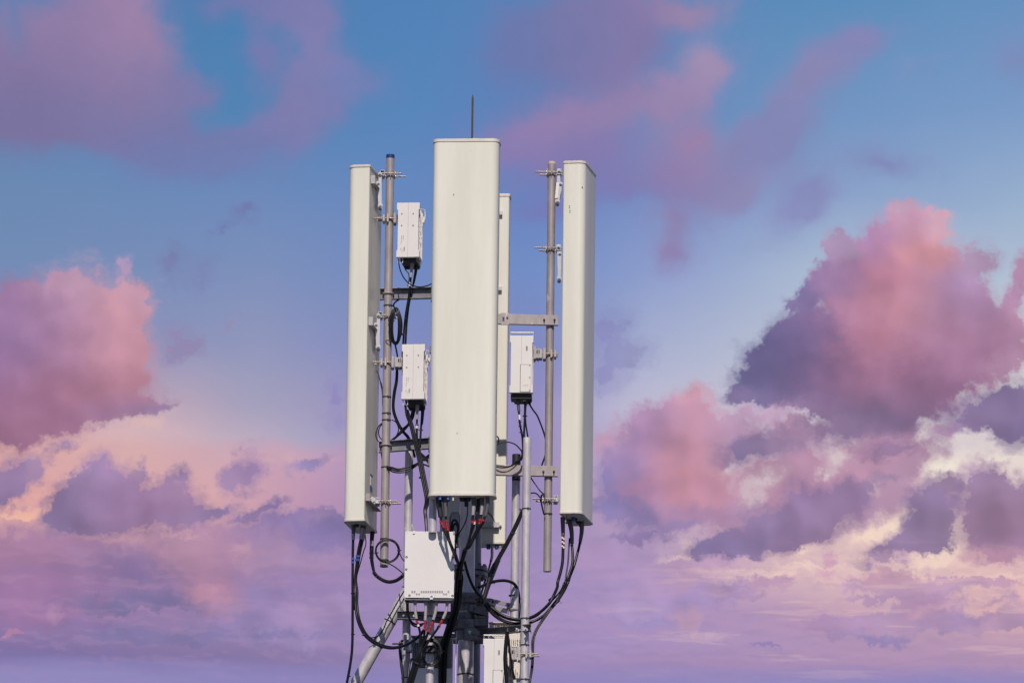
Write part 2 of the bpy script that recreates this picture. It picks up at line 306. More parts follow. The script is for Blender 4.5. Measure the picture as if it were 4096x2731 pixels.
# dark ragged clouds in front
DARK = [
 (240, 1100, 62, 50, 0, (160, 130, 176)), (270, 1150, 90, 50, 0, (156, 122, 166)), (190, 1150, 60, 40, 0, (140, 120, 164)), (150, 1180, 44, 44, 0, (130, 112, 158)), (300, 1195, 120, 44, 0, (142, 112, 152)), (390, 1150, 60, 44, 0, (156, 122, 162)), (425, 1095, 30, 26, 0, (152, 126, 168)), (190, 1095, 34, 12, -25, (150, 126, 168)), (180, 1215, 80, 24, 0, (136, 114, 158)), (440, 1185, 50, 24, 0, (146, 122, 164)), (320, 1085, 18, 18, 0, (164, 134, 170)),
 (40, 1095, 60, 40, -20, (150, 122, 166)), (10, 1140, 50, 30, -20, (142, 120, 166)), (90, 1080, 26, 26, 0, (164, 132, 166)), (150, 1030, 40, 14, -30, (170, 136, 170)), (580, 1075, 42, 42, 10, (158, 130, 176)), (540, 1110, 30, 40, 30, (164, 134, 174)), (620, 1165, 54, 16, -20, (136, 116, 166)), (500, 1180, 50, 12, -15, (138, 118, 164)), (570, 1185, 40, 12, -15, (146, 122, 166)), (720, 1070, 50, 18, -15, (146, 130, 178)),
 (1650, 1258, 60, 24, -4, (128, 112, 160)), (1760, 1238, 100, 28, -10, (132, 112, 156)), (1950, 1150, 54, 26, -25, (148, 120, 162)), (2125, 1241, 50, 30, 0, (138, 114, 152)), (2066, 1272, 70, 13, -4, (134, 110, 150)), (2282, 950, 100, 40, -10, (128, 106, 152)), (1470, 1227, 70, 16, -4, (142, 122, 172)), (2290, 1180, 70, 66, 0, (150, 116, 150)), (2040, 1040, 70, 14, -8, (150, 118, 154)),
 (1720, 1030, 70, 30, -10, (136, 118, 162)), (1790, 1020, 70, 26, 0, (156, 128, 164)), (1940, 985, 110, 34, 0, (138, 114, 150)), (2310, 920, 70, 40, -15, (128, 108, 152)), (2340, 990, 60, 44, 0, (122, 104, 150)), (2250, 960, 60, 26, 0, (150, 126, 168)),
 (1850, 1150, 50, 40, 0, (150, 122, 166)), (1770, 1200, 100, 34, -12, (146, 122, 164)), (1720, 1245, 110, 30, -6, (134, 116, 162)), (1880, 1200, 80, 34, -15, (146, 118, 156)), (1630, 1265, 60, 20, 0, (134, 116, 160)), (1960, 1120, 60, 26, -30, (156, 126, 166)), (1830, 1240, 80, 26, -10, (142, 114, 152)),
 (2150, 1150, 60, 40, 0, (146, 122, 164)), (2110, 1200, 50, 50, 0, (140, 118, 160)), (2090, 1255, 90, 20, -4, (136, 112, 152)), (2140, 1210, 60, 40, 0, (142, 118, 154)), (2180, 1110, 30, 20, 0, (156, 130, 164)), (2040, 1100, 26, 16, 0, (160, 132, 166)),
 (2290, 1130, 60, 44, 0, (156, 128, 168)), (2310, 1190, 70, 60, 0, (150, 118, 150)), (2260, 1225, 40, 34, 0, (146, 116, 150)), (2340, 1240, 50, 40, 0, (154, 118, 156)), (2280, 1280, 70, 20, 0, (188, 140, 166)), (2260, 1150, 22, 60, 0, (150, 122, 160)), (2020, 1295, 60, 14, 0, (176, 142, 176)), (1680, 1345, 60, 14, 0, (166, 136, 176)), (1410, 1165, 60, 24, 0, (136, 124, 178)), (1460, 1190, 60, 20, 0, (142, 124, 172)),
]

def patch(box):
    """the sky's colour inside one window of the chart: only the clouds that reach into it"""
    sky = clear_air(box[2], box[3])
    sky = layer(sky, box, soft_w, HIGH, -.04, 1.0, .60, .90, .10, fb, 0, 1.36)
    sky = layer(sky, box, puff_w, WISPS, .05, .75, .7, .75, .3, None, .3, 1.2)
    sky = layer(sky, box, puff_w, [b[:5] + (tuple(min(255, max(0, round(m + (v - m) * 1.25))) for v, m in zip(b[5], (160, 133, 175))),) for b in LOW], .06, .42, .34, .92, .45, None, 0, 1.15)
    sky = layer(sky, box, puff_w, CUM, .07, .58, .44, 1., .55, None, .4, 1.12)
    sky = layer(sky, box, puff_w, PINK, .05, .60, .48, .97, .65, None, .6, 1.16)
    sky = layer(sky, box, puff_w, VEIL, .03, 1.0, .85, .72, .1, fb, 0, 1.28)
    sky = layer(sky, box, puff_w, DARK, .06, .56, .54, .96, .75, None, .6, 1.22)
    if box[3] > 1200:                 # long thin streaks near the horizon
        lowmask = mth('MULTIPLY', sstep(sy, 1200., 1330.), sstep(sy, 1700., 1510.))
        rightside = sstep(sx, 1250., 1700.)
        # heaped lilac cloud, flattened by distance: body, then lit tops and shaded bases
        sky = mix(mth('MULTIPLY', sstep(lowp, .60, .90), mth('MULTIPLY', lowmask, .22)), sky, lin((150, 126, 176)))
        sky = mix(mth('MULTIPLY', sstep(lowrel, .0, .20), mth('MULTIPLY', lowmask, .14)), sky, lin((194, 154, 188)))
        sky = mix(mth('MULTIPLY', sstep(lowrel, .0, -.20), mth('MULTIPLY', lowmask, .12)), sky, lin((128, 116, 168)))
        sky = mix(mth('MULTIPLY', sstep(streak, .44, .32), mth('MULTIPLY', mth('MULTIPLY', lowmask, rightside), .28)), sky, lin((230, 192, 190)))
        sky = mix(mth('MULTIPLY', mth('MULTIPLY', sstep(sy, 1505., 1545.), sstep(sy, 1620., 1570.)), .45), sky, lin((140, 130, 190)))
    if box[0] < -74 or box[1] > 2426 or box[2] < -60:      # the same kind of cloud over the rest of the sky
        away = mth('MAXIMUM', sstep(mth('ABSOLUTE', mth('SUBTRACT', sx, 1176.)), 1250., 1750.), sstep(sy, -60., -500.))
        sky = mix(mth('MULTIPLY', sstep(gen, .50, .62), mth('MULTIPLY', mth('MULTIPLY', away, sstep(sy, 4700., 2500.)), .8)), sky, mix(fb, lin((132, 112, 158)), lin((196, 150, 176))))
    return sky

SHARED = dict(Pv=Pv, soft_w=soft_w, puff_w=puff_w, fb=fb, fb2=fb2, fb3=fb3, relief=relief, edge=edge, lowp=lowp, lowrel=lowrel, streak=streak, gen=gen, ry=ry, fx=fx, sx=sx, sy=sy)
main = nt
XS = [-1e5, 250, 480, 760, 1380, 1560, 1760, 1980, 2180, 1e5]
YS = [-1e5, 300, 560, 760, 930, 1080, 1200, 1310, 1e5]
def window(i, j):
    """one window as a node group of its own, ending in a background"""
    global nt, L
    g = bpy.data.node_groups.new('sky_window', 'ShaderNodeTree')
    gi = g.nodes.new('NodeGroupInput'); go = g.nodes.new('NodeGroupOutput')
    for k, v in SHARED.items():
        g.interface.new_socket(k, in_out='INPUT', socket_type='NodeSocketVector' if k in ('Pv', 'soft_w', 'puff_w') else 'NodeSocketFloat')
    g.interface.new_socket('sky', in_out='OUTPUT', socket_type='NodeSocketColor')
    nt, L = g, g.links.new
    globals().update({k: gi.outputs[k] for k in SHARED})
    L(patch((XS[i], XS[i + 1], YS[j], YS[j + 1], (i + 10 * j) * .003)), go.inputs[0])
    nt, L = main, main.links.new
    globals().update(SHARED)
    n = nd('ShaderNodeGroup'); n.node_tree = g
    for k, v in SHARED.items(): L(v, n.inputs[k])
    b = nd('ShaderNodeBackground'); L(n.outputs[0], b.inputs[0])
    return b.outputs[0]
def switch(f, a, b):
    n = nd('ShaderNodeMixShader'); L(f, n.inputs[0]); L(a, n.inputs[1]); L(b, n.inputs[2])
    return n.outputs[0]
def tree(lo, hi, leaf, cuts):
    if hi - lo == 1: return leaf(lo)
    m = (lo + hi) // 2
    return switch(cuts[m], tree(lo, m, leaf, cuts), tree(m, hi, leaf, cuts))
xcut = {i: mth('GREATER_THAN', sx, float(XS[i])) for i in range(1, len(XS) - 1)}
ycut = {j: mth('GREATER_THAN', sy, float(YS[j])) for j in range(1, len(YS) - 1)}
painted = tree(0, len(YS) - 1, lambda j: tree(0, len(XS) - 1, lambda i: window(i, j), xcut), ycut)

nish = nd('ShaderNodeTexSky', sky_type='NISHITA')
nish.sun_disc = False
nish.sun_elevation = SUN_EL
nish.sun_rotation = math.pi - SUN_AZ   # the sun stands behind the camera
nish.air_density = 1.4
nish.ozone_density = 2.
nish.dust_density = .1
bg2 = nd('ShaderNodeBackground'); L(vmt('MULTIPLY', nish.outputs[0], (.86, .90, 1.25)), bg2.inputs[0]); bg2.inputs[1].default_value = 0.05
# toward the sun and overhead the plain daylight sky takes over
dt = nd('ShaderNodeVectorMath', operation='DOT_PRODUCT'); L(tc, dt.inputs[0]); dt.inputs[1].default_value = tuple(fwd)
sw = sstep(dt.outputs['Value'], math.cos(R(30)), math.cos(R(80)))
mixs = nd('ShaderNodeMixShader'); L(sw, mixs.inputs[0]); L(painted, mixs.inputs[1]); L(bg2.outputs[0], mixs.inputs[2])
out = nd('ShaderNodeOutputWorld'); L(mixs.outputs[0], out.inputs[0])

# ------------------------------------------------------------------ materials
def mat(name, col, rough=.5, metal=0., spec=.5, var=None, scale=6., bump=0., bscale=60., stretch=(1, 1, 1), spots=None):
    m = bpy.data.materials.new(name)
    m.use_nodes = True
    t = m.node_tree
    b = t.nodes['Principled BSDF']
    b.inputs['Base Color'].default_value = (*col, 1)
    b.inputs['Roughness'].default_value = rough
    b.inputs['Metallic'].default_value = metal
    b.inputs['Specular IOR Level'].default_value = spec
    if var or bump or spots:
        c = t.nodes.new('ShaderNodeTexCoord')
        mp = t.nodes.new('ShaderNodeMapping')
        t.links.new(c.outputs['Object'], mp.inputs[0])
        mp.inputs['Scale'].default_value = stretch
    if var:
        n = t.nodes.new('ShaderNodeTexNoise')
        t.links.new(mp.outputs[0], n.inputs['Vector'])
        n.inputs['Scale'].default_value = scale
        n.inputs['Detail'].default_value = 6
        n.inputs['Roughness'].default_value = .65
        r = t.nodes.new('ShaderNodeValToRGB')
        r.color_ramp.elements[0].position = .34
        r.color_ramp.elements[1].position = .68
        r.color_ramp.elements[0].color = (*var, 1)
        r.color_ramp.elements[1].color = (*col, 1)
        t.links.new(n.outputs['Fac'], r.inputs[0])
        last = r.outputs[0]
        if spots:                                    # small flecks: grime, scratches or bright zinc flowers
            v = t.nodes.new('ShaderNodeTexNoise')
            t.links.new(mp.outputs[0], v.inputs['Vector'])
            v.inputs['Scale'].default_value = spots[1]
            v.inputs['Detail'].default_value = 3
            q = t.nodes.new('ShaderNodeMapRange')
            q.inputs[1].default_value = spots[2]; q.inputs[2].default_value = spots[2] + .06
            t.links.new(v.outputs['Fac'], q.inputs[0])
            x = t.nodes.new('ShaderNodeMix'); x.data_type = 'RGBA'
            t.links.new(q.outputs[0], x.inputs[0]); t.links.new(last, x.inputs[6]); x.inputs[7].default_value = (*spots[0], 1)
            last = x.outputs[2]
        t.links.new(last, b.inputs['Base Color'])
        rr = t.nodes.new('ShaderNodeMapRange')
        rr.inputs[3].default_value = rough + .08; rr.inputs[4].default_value = max(.05, rough - .08)
        t.links.new(n.outputs['Fac'], rr.inputs[0]); t.links.new(rr.outputs[0], b.inputs['Roughness'])
    if bump:
        n2 = t.nodes.new('ShaderNodeTexNoise')
        t.links.new(mp.outputs[0], n2.inputs['Vector'])
        n2.inputs['Scale'].default_value = bscale
        n2.inputs['Detail'].default_value = 4
        bp = t.nodes.new('ShaderNodeBump')
        bp.inputs['Strength'].default_value = bump
        bp.inputs['Distance'].default_value = .002
        t.links.new(n2.outputs['Fac'], bp.inputs['Height'])
        t.links.new(bp.outputs[0], b.inputs['Normal'])
    return m

M = dict(
    radome=mat('radome_paint', (.77, .75, .66), .40, var=(.665, .645, .555), scale=2.2, stretch=(2.2, 2.2, .26), bump=.05, bscale=14, spots=((.62, .58, .50), 20., .735)),
    radome_grey=mat('radome_back_paint', (.60, .59, .55), .45, var=(.54, .53, .50), scale=3, stretch=(2, 2, .4)),
    cap=mat('cap_plastic', (.70, .66, .58), .5, var=(.60, .54, .47), scale=9),
    white=mat('white_paint', (.74, .70, .67), .42, var=(.69, .65, .62), scale=4, stretch=(1, 1, .4)),
    white2=mat('white_cover_paint', (.74, .71, .69), .4, var=(.70, .67, .65), scale=5),
    fin=mat('fin_grey', (.34, .33, .33), .45, var=(.26, .25, .26), scale=8),
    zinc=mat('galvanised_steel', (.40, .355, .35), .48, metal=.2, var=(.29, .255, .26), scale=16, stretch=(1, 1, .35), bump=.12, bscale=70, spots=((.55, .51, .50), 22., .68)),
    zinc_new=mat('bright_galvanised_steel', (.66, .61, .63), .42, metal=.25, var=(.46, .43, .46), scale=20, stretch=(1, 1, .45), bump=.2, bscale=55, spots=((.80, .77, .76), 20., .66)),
    zinc_dark=mat('shaded_steel', (.22, .215, .235), .45, metal=.35, var=(.12, .12, .135), scale=14, stretch=(1, 1, .5), bump=.2, bscale=50),  # toned dark: the shade on arms, collars and mast sits in the colour
    bright=mat('zinc_plated_bracket', (.62, .60, .60), .36, metal=.45, var=(.48, .46, .47), scale=18),
    cast=mat('grey_cast_aluminium', (.46, .43, .415), .55, var=(.38, .35, .345), scale=22, bump=.2, bscale=120),
    rod=mat('threaded_rod_steel', (.36, .31, .28), .4, metal=.5, var=(.24, .19, .17), scale=60, bump=.6, bscale=260),
    rust=mat('brown_rod_steel', (.085, .055, .05), .6, var=(.05, .035, .035), scale=20),
    black=mat('black_cable_rubber', (.006, .006, .008), .34, spec=.28, var=(.010, .010, .013), scale=20),
    matte=mat('black_plastic', (.016, .016, .019), .55),
    sleeve=mat('dark_grey_shrink_sleeve', (.085, .082, .088), .5),
    grey=mat('grey_connector_plastic', (.36, .325, .335), .45),
    blue=mat('blue_plastic', (.022, .075, .32), .45),
    navy=mat('navy_tape', (.012, .035, .16), .4),
    red=mat('red_tape', (.42, .012, .018), .38),
    label=mat('white_label', (.74, .72, .68), .5),
    yellow=mat('cream_tape', (.80, .66, .46), .5),
    pink=mat('pale_cap_plastic', (.56, .43, .38), .5),
    dark=mat('dark_gap', (.02, .02, .024), .7),
    ink=mat('grey_print', (.40, .37, .37), .6),
    ground=mat('worn_asphalt', (.085, .095, .125), .9, var=(.055, .06, .08), scale=.6),
)

# ------------------------------------------------------------------ mesh helpers (world coordinates)
class G:
    def __init__(s): s.v = []; s.f = []
    def add(s, vs, fs):
        n = len(s.v)
        s.v += [Vector(v) for v in vs]
        s.f += [[i + n for i in f] for f in fs]
        return s
    def box(s, c, size, X=(1, 0, 0), Y=(0, 1, 0), Z=(0, 0, 1)):
        c, X, Y, Z = Vector(c), Vector(X), Vector(Y), Vector(Z)
        a, b, d = (q / 2 for q in size)
        vs = [c + X * (i * a) + Y * (j * b) + Z * (k * d) for i in (-1, 1) for j in (-1, 1) for k in (-1, 1)]
        return s.add(vs, [(0, 1, 3, 2), (4, 6, 7, 5), (0, 4, 5, 1), (2, 3, 7, 6), (0, 2, 6, 4), (1, 5, 7, 3)])
    def prism(s, poly, o, X, Y, N, t):
        """polygon in the plane (X, Y) at o, thickened along N by t"""
        o, X, Y, N = Vector(o), Vector(X), Vector(Y), Vector(N)
        n = len(poly)
        lo = [o + X * p[0] + Y * p[1] for p in poly]
        hi = [p + N * t for p in lo]
        area = sum(poly[i][0] * poly[(i + 1) % n][1] - poly[(i + 1) % n][0] * poly[i][1] for i in range(n))
        flip = (area > 0) == (X.cross(Y).dot(N) * t > 0)
        fs = [tuple(range(n))[::-1 if flip else 1], tuple(range(n, 2 * n))[::1 if flip else -1]]
        for i in range(n):
            j = (i + 1) % n
            fs.append((i, j, n + j, n + i) if flip else (j, i, n + i, n + j))
        return s.add(lo + hi, fs)
    def cyl(s, p0, p1, r0, r1=None, seg=24, cap=(True, True)):
        p0, p1 = Vector(p0), Vector(p1)
        r1 = r0 if r1 is None else r1
        d = (p1 - p0).normalized()
        a = d.orthogonal().normalized() if abs(d.z) < .999 else Vector((1, 0, 0))
        b = d.cross(a)
        vs = []
        for p, r in ((p0, r0), (p1, r1)):
            vs += [p + (a * math.cos(2 * math.pi * k / seg) + b * math.sin(2 * math.pi * k / seg)) * r for k in range(seg)]
        fs = [(k, (k + 1) % seg, seg + (k + 1) % seg, seg + k) for k in range(seg)]
        if cap[0]: fs.append(tuple(range(seg))[::-1])
        if cap[1]: fs.append(tuple(range(seg, 2 * seg)))
        return s.add(vs, fs)
    def pipe(s, p0, p1, r, wall=.004, seg=32):
        """open pipe with a wall"""
        p0, p1 = Vector(p0), Vector(p1)
        d = (p1 - p0).normalized()
        a = d.orthogonal().normalized() if abs(d.z) < .99 else (Vector((1, 0, 0)) - d * d.x).normalized()
        b = d.cross(a)
        vs = []
        for p, q in ((p0, r), (p1, r), (p1, r - wall), (p0, r - wall)):
            vs += [p + (a * math.cos(2 * math.pi * k / seg) + b * math.sin(2 * math.pi * k / seg)) * q for k in range(seg)]
        fs = []
        for row in range(4):
            nx = (row + 1) % 4
            fs += [(row * seg + k, row * seg + (k + 1) % seg, nx * seg + (k + 1) % seg, nx * seg + k) for k in range(seg)]
        return s.add(vs, fs)
    def ring(s, c, axis, R_, r, a0=0., a1=2 * math.pi, n=40, seg=8, sq=None, ref=None):
        c, axis = Vector(c), Vector(axis).normalized()
        a = Vector(ref).normalized() if ref else (axis.orthogonal().normalized() if abs(axis.z) < .99 else Vector((1, 0, 0)))
        a = (a - axis * a.dot(axis)).normalized()
        b = axis.cross(a)
        pts = [c + (a * math.cos(a0 + (a1 - a0) * k / n) + b * math.sin(a0 + (a1 - a0) * k / n)) * R_ for k in range(n + 1)]
        closed = abs(a1 - a0 - 2 * math.pi) < 1e-6
        return s.tube(pts[:-1] if closed else pts, r, seg, raw=True, closed=closed)
    def band(s, c, axis, r, w, t=.002, seg=28):
        """flat band or sleeve round a pipe"""
        c, axis = Vector(c), Vector(axis).normalized()
        return s.pipe(c - axis * w / 2, c + axis * w / 2, r + t, t, seg)
    def tube(s, pts, r, seg=10, raw=False, closed=False, r1=None):
        pts = [Vector(p) for p in pts]
        P = pts if raw else spline(pts)
        n = len(P)
        if n < 2: return s
        T = []
        for i in range(n):
            if closed: t = P[(i + 1) % n] - P[i - 1]
            else: t = P[min(i + 1, n - 1)] - P[max(i - 1, 0)]
            T.append(t.normalized() if t.length > 1e-9 else Vector((0, 0, 1)))
        a = T[0].orthogonal().normalized()
        vs = []
        for i in range(n):
            a = (a - T[i] * a.dot(T[i]))
            a = a.normalized() if a.length > 1e-6 else T[i].orthogonal().normalized()
            b = T[i].cross(a)
            rr = r if r1 is None else r + (r1 - r) * i / (n - 1)
            vs += [P[i] + (a * math.cos(2 * math.pi * k / seg) + b * math.sin(2 * math.pi * k / seg)) * rr for k in range(seg)]
        fs = []
        for i in range(n if closed else n - 1):
            j = (i + 1) % n
            fs += [(i * seg + k, i * seg + (k + 1) % seg, j * seg + (k + 1) % seg, j * seg + k) for k in range(seg)]
        if not closed:
            fs.append(tuple(range(seg))[::-1]); fs.append(tuple(range((n - 1) * seg, n * seg)))
        return s.add(vs, fs)
    def hexa(s, p, d, r, h):
        return s.cyl(p, Vector(p) + Vector(d).normalized() * h, r, r, 6)
    def lathe(s, p0, d, prof, seg=20):
        """profile [(distance along d, radius)]"""
        p0, d = Vector(p0), Vector(d).normalized()
        a = d.orthogonal().normalized(); b = d.cross(a)
        vs, fs = [], []
        for h, r in prof:
            vs += [p0 + d * h + (a * math.cos(2 * math.pi * k / seg) + b * math.sin(2 * math.pi * k / seg)) * r for k in range(seg)]
        for i in range(len(prof) - 1):
            fs += [(i * seg + k, i * seg + (k + 1) % seg, (i + 1) * seg + (k + 1) % seg, (i + 1) * seg + k) for k in range(seg)]
        fs.append(tuple(range(seg))[::-1]); fs.append(tuple(range((len(prof) - 1) * seg, len(prof) * seg)))
        return s.add(vs, fs)

def spline(p, step=.012):
    if len(p) < 3:
        return [p[0].lerp(p[-1], k / 6) for k in range(7)]
    q = [p[0] * 2 - p[1]] + p + [p[-1] * 2 - p[-2]]
    out = []
    for i in range(1, len(q) - 2):
        p0, p1, p2, p3 = q[i - 1:i + 3]
        n = max(2, min(40, int((p2 - p1).length / step)))
        t0 = 0; t1 = t0 + max((p1 - p0).length, 1e-4) ** .5; t2 = t1 + max((p2 - p1).length, 1e-4) ** .5; t3 = t2 + max((p3 - p2).length, 1e-4) ** .5
        for k in range(n):
            t = t1 + (t2 - t1) * k / n
            A1 = p0 * ((t1 - t) / (t1 - t0)) + p1 * ((t - t0) / (t1 - t0)); A2 = p1 * ((t2 - t) / (t2 - t1)) + p2 * ((t - t1) / (t2 - t1)); A3 = p2 * ((t3 - t) / (t3 - t2)) + p3 * ((t - t2) / (t3 - t2))
            B1 = A1 * ((t2 - t) / (t2 - t0)) + A2 * ((t - t0) / (t2 - t0)); B2 = A2 * ((t3 - t) / (t3 - t1)) + A3 * ((t - t1) / (t3 - t1))
            out.append(B1 * ((t2 - t) / (t2 - t1)) + B2 * ((t - t1) / (t2 - t1)))
    out.append(p[-1])
    return out

def wmat(o):
    m = o.matrix_basis
    return wmat(o.parent) @ m if o.parent else m

def part(name, g, m, parent, bevel=0., sharp=38, label=None):
    inv = wmat(parent).inverted() if parent else Matrix()
    org = Vector()
    if parent is None:
        org = sum((v for v in g.v), Vector()) / len(g.v)
    me = bpy.data.meshes.new(name)
    me.from_pydata([(inv @ v) - org for v in g.v], [], [tuple(f) for f in g.f])
    me.update()
    me.materials.append(m)
    me.shade_smooth()
    me.set_sharp_from_angle(angle=R(sharp))
    o = bpy.data.objects.new(name, me)
    C.objects.link(o)
    if parent: o.parent = parent
    else: o.location = org
    if bevel:
        b = o.modifiers.new('bevel', 'BEVEL'); b.width = bevel; b.segments = 2; b.limit_method = 'ANGLE'; b.angle_limit = R(40)
        b.harden_normals = True
    if label: o['label'] = label
    return o
def each(name, g, m, parent, bevel=0.):
    """every loose piece of a mesh as a part of its own"""
    n = len(g.v); root = list(range(n))
    def find(i):
        while root[i] != i: root[i] = root[root[i]]; i = root[i]
        return i
    for f in g.f:
        for i in f[1:]: root[find(i)] = find(f[0])
    bins = {}
    for i in range(n): bins.setdefault(find(i), []).append(i)
    for ids in bins.values():
        k = {i: j for j, i in enumerate(ids)}
        q = G(); q.v = [g.v[i] for i in ids]; q.f = [[k[i] for i in f] for f in g.f if f[0] in k]
        part(name, q, m, parent, bevel)
def tag(o, label, cat, group=None):
    o['label'] = label; o['category'] = cat
    if group: o['group'] = group
    return o
def thing(name, label, cat, loc, rz=0., group=None):
    o = bpy.data.objects.new(name, None)
    o.empty_display_size = .05
    C.objects.link(o)
    o.location = loc; o.rotation_euler = (0, 0, rz)
    return tag(o, label, cat, group)

class Frame:
    """local axes of a thing: X to its right, Y away from its face, Z up"""
    def __init__(s, o, yaw):
        s.o = Vector(o)
        s.X = Vector((math.cos(yaw), math.sin(yaw), 0)); s.Y = Vector((-math.sin(yaw), math.cos(yaw), 0)); s.Z = Vector((0, 0, 1))
    def __call__(s, x, y, z): return s.o + s.X * x + s.Y * y + s.Z * z
    def box(s, g, c, size): return g.box(s(*c), size, s.X, s.Y, s.Z)
    def cyl(s, g, a, b, *k, **kw): return g.cyl(s(*a), s(*b), *k, **kw)
    def plate(s, g, poly, y, t): return g.prism(poly, s(0, y, 0), s.X, s.Z, s.Y, t)
    def side(s, g, poly, x, t): return g.prism(poly, s(x, 0, 0), s.Y, s.Z, s.X, t)

def rrect(w, t, rf, rb, n=7):
    """footprint with round front corners (front at -t/2)"""
    pts = []
    for cx, cy, r, a0 in ((w / 2, -t / 2, rf, -90), (w / 2, t / 2, rb, 0), (-w / 2, t / 2, rb, 90), (-w / 2, -t / 2, rf, 180)):
        ox = cx - math.copysign(r, cx); oy = cy - math.copysign(r, cy)
        for k in range(n + 1):
            a = R(a0 + 90 * k / n)
            pts.append((ox + r * math.cos(a), oy + r * math.sin(a)))
    return pts

# ------------------------------------------------------------------ ground
g = G(); g.add([(-6000, -3000, 0), (6000, -3000, 0), (6000, 9000, 0), (-6000, 9000, 0)], [(0, 1, 2, 3)])
o = part('ground', g, M['ground'], None); o['kind'] = 'structure'

# ------------------------------------------------------------------ pipes and mast
def vline(t, x, y, Y):
    """the plan position of an upright through a photo point"""
    p = at(t, x, y, Y); return p.x, p.y, p.z
def tie(root, c, r, axis=(0, 0, 1), knot=True, w=.008):
    g = G().band(c, axis, r, w, .003, 24)
    if knot: g.box(Vector(c) + Vector((.35 * r, -r * .98 - .004, 0)), (.012, .008, .012))
    part('cable_tie', g, M['matte'], root)
def hz(t, x, y, Y): return at(t, x, y, Y).z

# left support pipe
xl, _, ztop = vline('A', 579.5, 730, 0.)
zlo = hz('D', 644, 1150, 0.)
left_pipe = thing('support_pipe', 'dull grey support pipe with a blue cap, beside the left antenna', 'pipe', (xl, 0, zlo), 0, 'antenna support pipes')
part('tube', G().pipe((xl, 0, zlo), (xl, 0, ztop - .012), .0305, .004), M['zinc'], left_pipe)
part('end_cap', G().cyl((xl, 0, ztop - .03), (xl, 0, ztop), .0318), M['navy'], left_pipe, .003)
for t, x, y in (('B', 565, 835), ('C', 552, 482), ('C', 550, 655), ('C', 548, 725), ('C', 545, 1217), ('Q', 1078, 640), ('Q', 1080, 1085)):
    tie(left_pipe, (xl, 0, hz(t, x, y, -.03)), .031)
# right support pipe
xr, _, ztop = vline('H', 742, 115, 0.)
zlo = hz('J', 707, 1412, 0.)
right_pipe = thing('support_pipe', 'dull grey support pipe with a pale pink cap, beside the right antenna', 'pipe', (xr, 0, zlo), 0, 'antenna support pipes')
part('tube', G().pipe((xr, 0, zlo), (xr, 0, ztop - .012), .0292, .004), M['zinc'], right_pipe)
part('end_cap', G().cyl((xr, 0, ztop - .022), (xr, 0, ztop), .0306), M['pink'], right_pipe, .003)
tie(right_pipe, (xr, 0, hz('J', 710, 850, -.03)), .030)
# bright pipe in front at the right
xf, _, ztop = vline('J', 504, 122, -.45)
front_pipe = thing('support_pipe', 'bright galvanised pipe with an open top, standing in front of the right crossbar', 'pipe', (xf, -.45, 0), 0, 'lower galvanised pipes')
part('tube', G().pipe((xf, -.45, 0), (xf, -.45, ztop), .0298, .004), M['zinc_new'], front_pipe)
for t, x, y in (('J', 500, 800), ('G', 1540, 618), ('G', 1540, 1005), ('G', 1530, 1505)):
    tie(front_pipe, (xf, -.45, hz(t, x, y, -.48)), .0300)
# galvanised pipe behind the right crossbar
xb, _, ztop = vline('J', 400, 282, .10)
back_pipe = thing('support_pipe', 'mottled galvanised pipe with a dark cap, behind the right crossbar', 'pipe', (xb, .10, 0), 0, 'lower galvanised pipes')
part('tube', G().pipe((xb - .02, .10, 0), (xb, .10, ztop - .04), .0300, .004), M['zinc_new'], back_pipe)
part('end_cap', G().cyl((xb, .10, ztop - .20), (xb, .10, ztop), .0312), M['matte'], back_pipe, .002)
tie(back_pipe, (xb - .012, .10, hz('P', 1320, 408, .07)), .0304, knot=False)
# pipe at the left behind the white cabinet
xk, _, ztop = vline('C', 777, 990, .20)
part_pipe = thing('support_pipe', 'galvanised pipe hanging from the left crossbar down behind the white cabinet', 'pipe', (xk, .20, 0), 0, 'lower galvanised pipes')
part('tube', G().pipe((xk, .20, 0), (xk, .20, ztop), .0302, .004), M['zinc_new'], part_pipe)
tie(part_pipe, (xk, .20, hz('O', 350, 1440, .17)), .0304, knot=False)
# the middle antenna's own short pipe, and the pipe that carries the white cabinet
xs_ = at('S', 1731, 2050, -.752).x
short_pipe = thing('support_pipe', 'short shaded galvanised pipe behind the middle antenna, ending just above the white cabinet', 'pipe', (xs_, -.752, hz('S', 1724, 2129, -.76)), 0, 'antenna support pipes')
part('tube', G().pipe((xs_, -.752, hz('S', 1724, 2129, -.76)), (xs_, -.752, hz('S', 1735, 1300, -.752)), .0285, .004), M['zinc_new'], short_pipe)
for yy in (1400, 1850):
    part('clamp', G().box((xs_ + .06, -.70, hz('S', 1724, yy, -.70)), (.20, .05, .05)).box((xs_ + .12, -.30, hz('S', 1724, yy, -.70)), (.05, .80, .05)), M['zinc_dark'], short_pipe, .002)
xm = at('E', 1388, 700, -.45).x
mid_pipe = thing('support_pipe', 'galvanised pipe below the white cabinet, passing through the coiled cables at the bottom edge', 'pipe', (xm, -.45, 0), 0, 'lower galvanised pipes')
part('tube', G().pipe((xm, -.45, 0), (xm, -.45, hz('S', 1720, 2180, -.45)), .0295, .004), M['zinc_new'], mid_pipe)
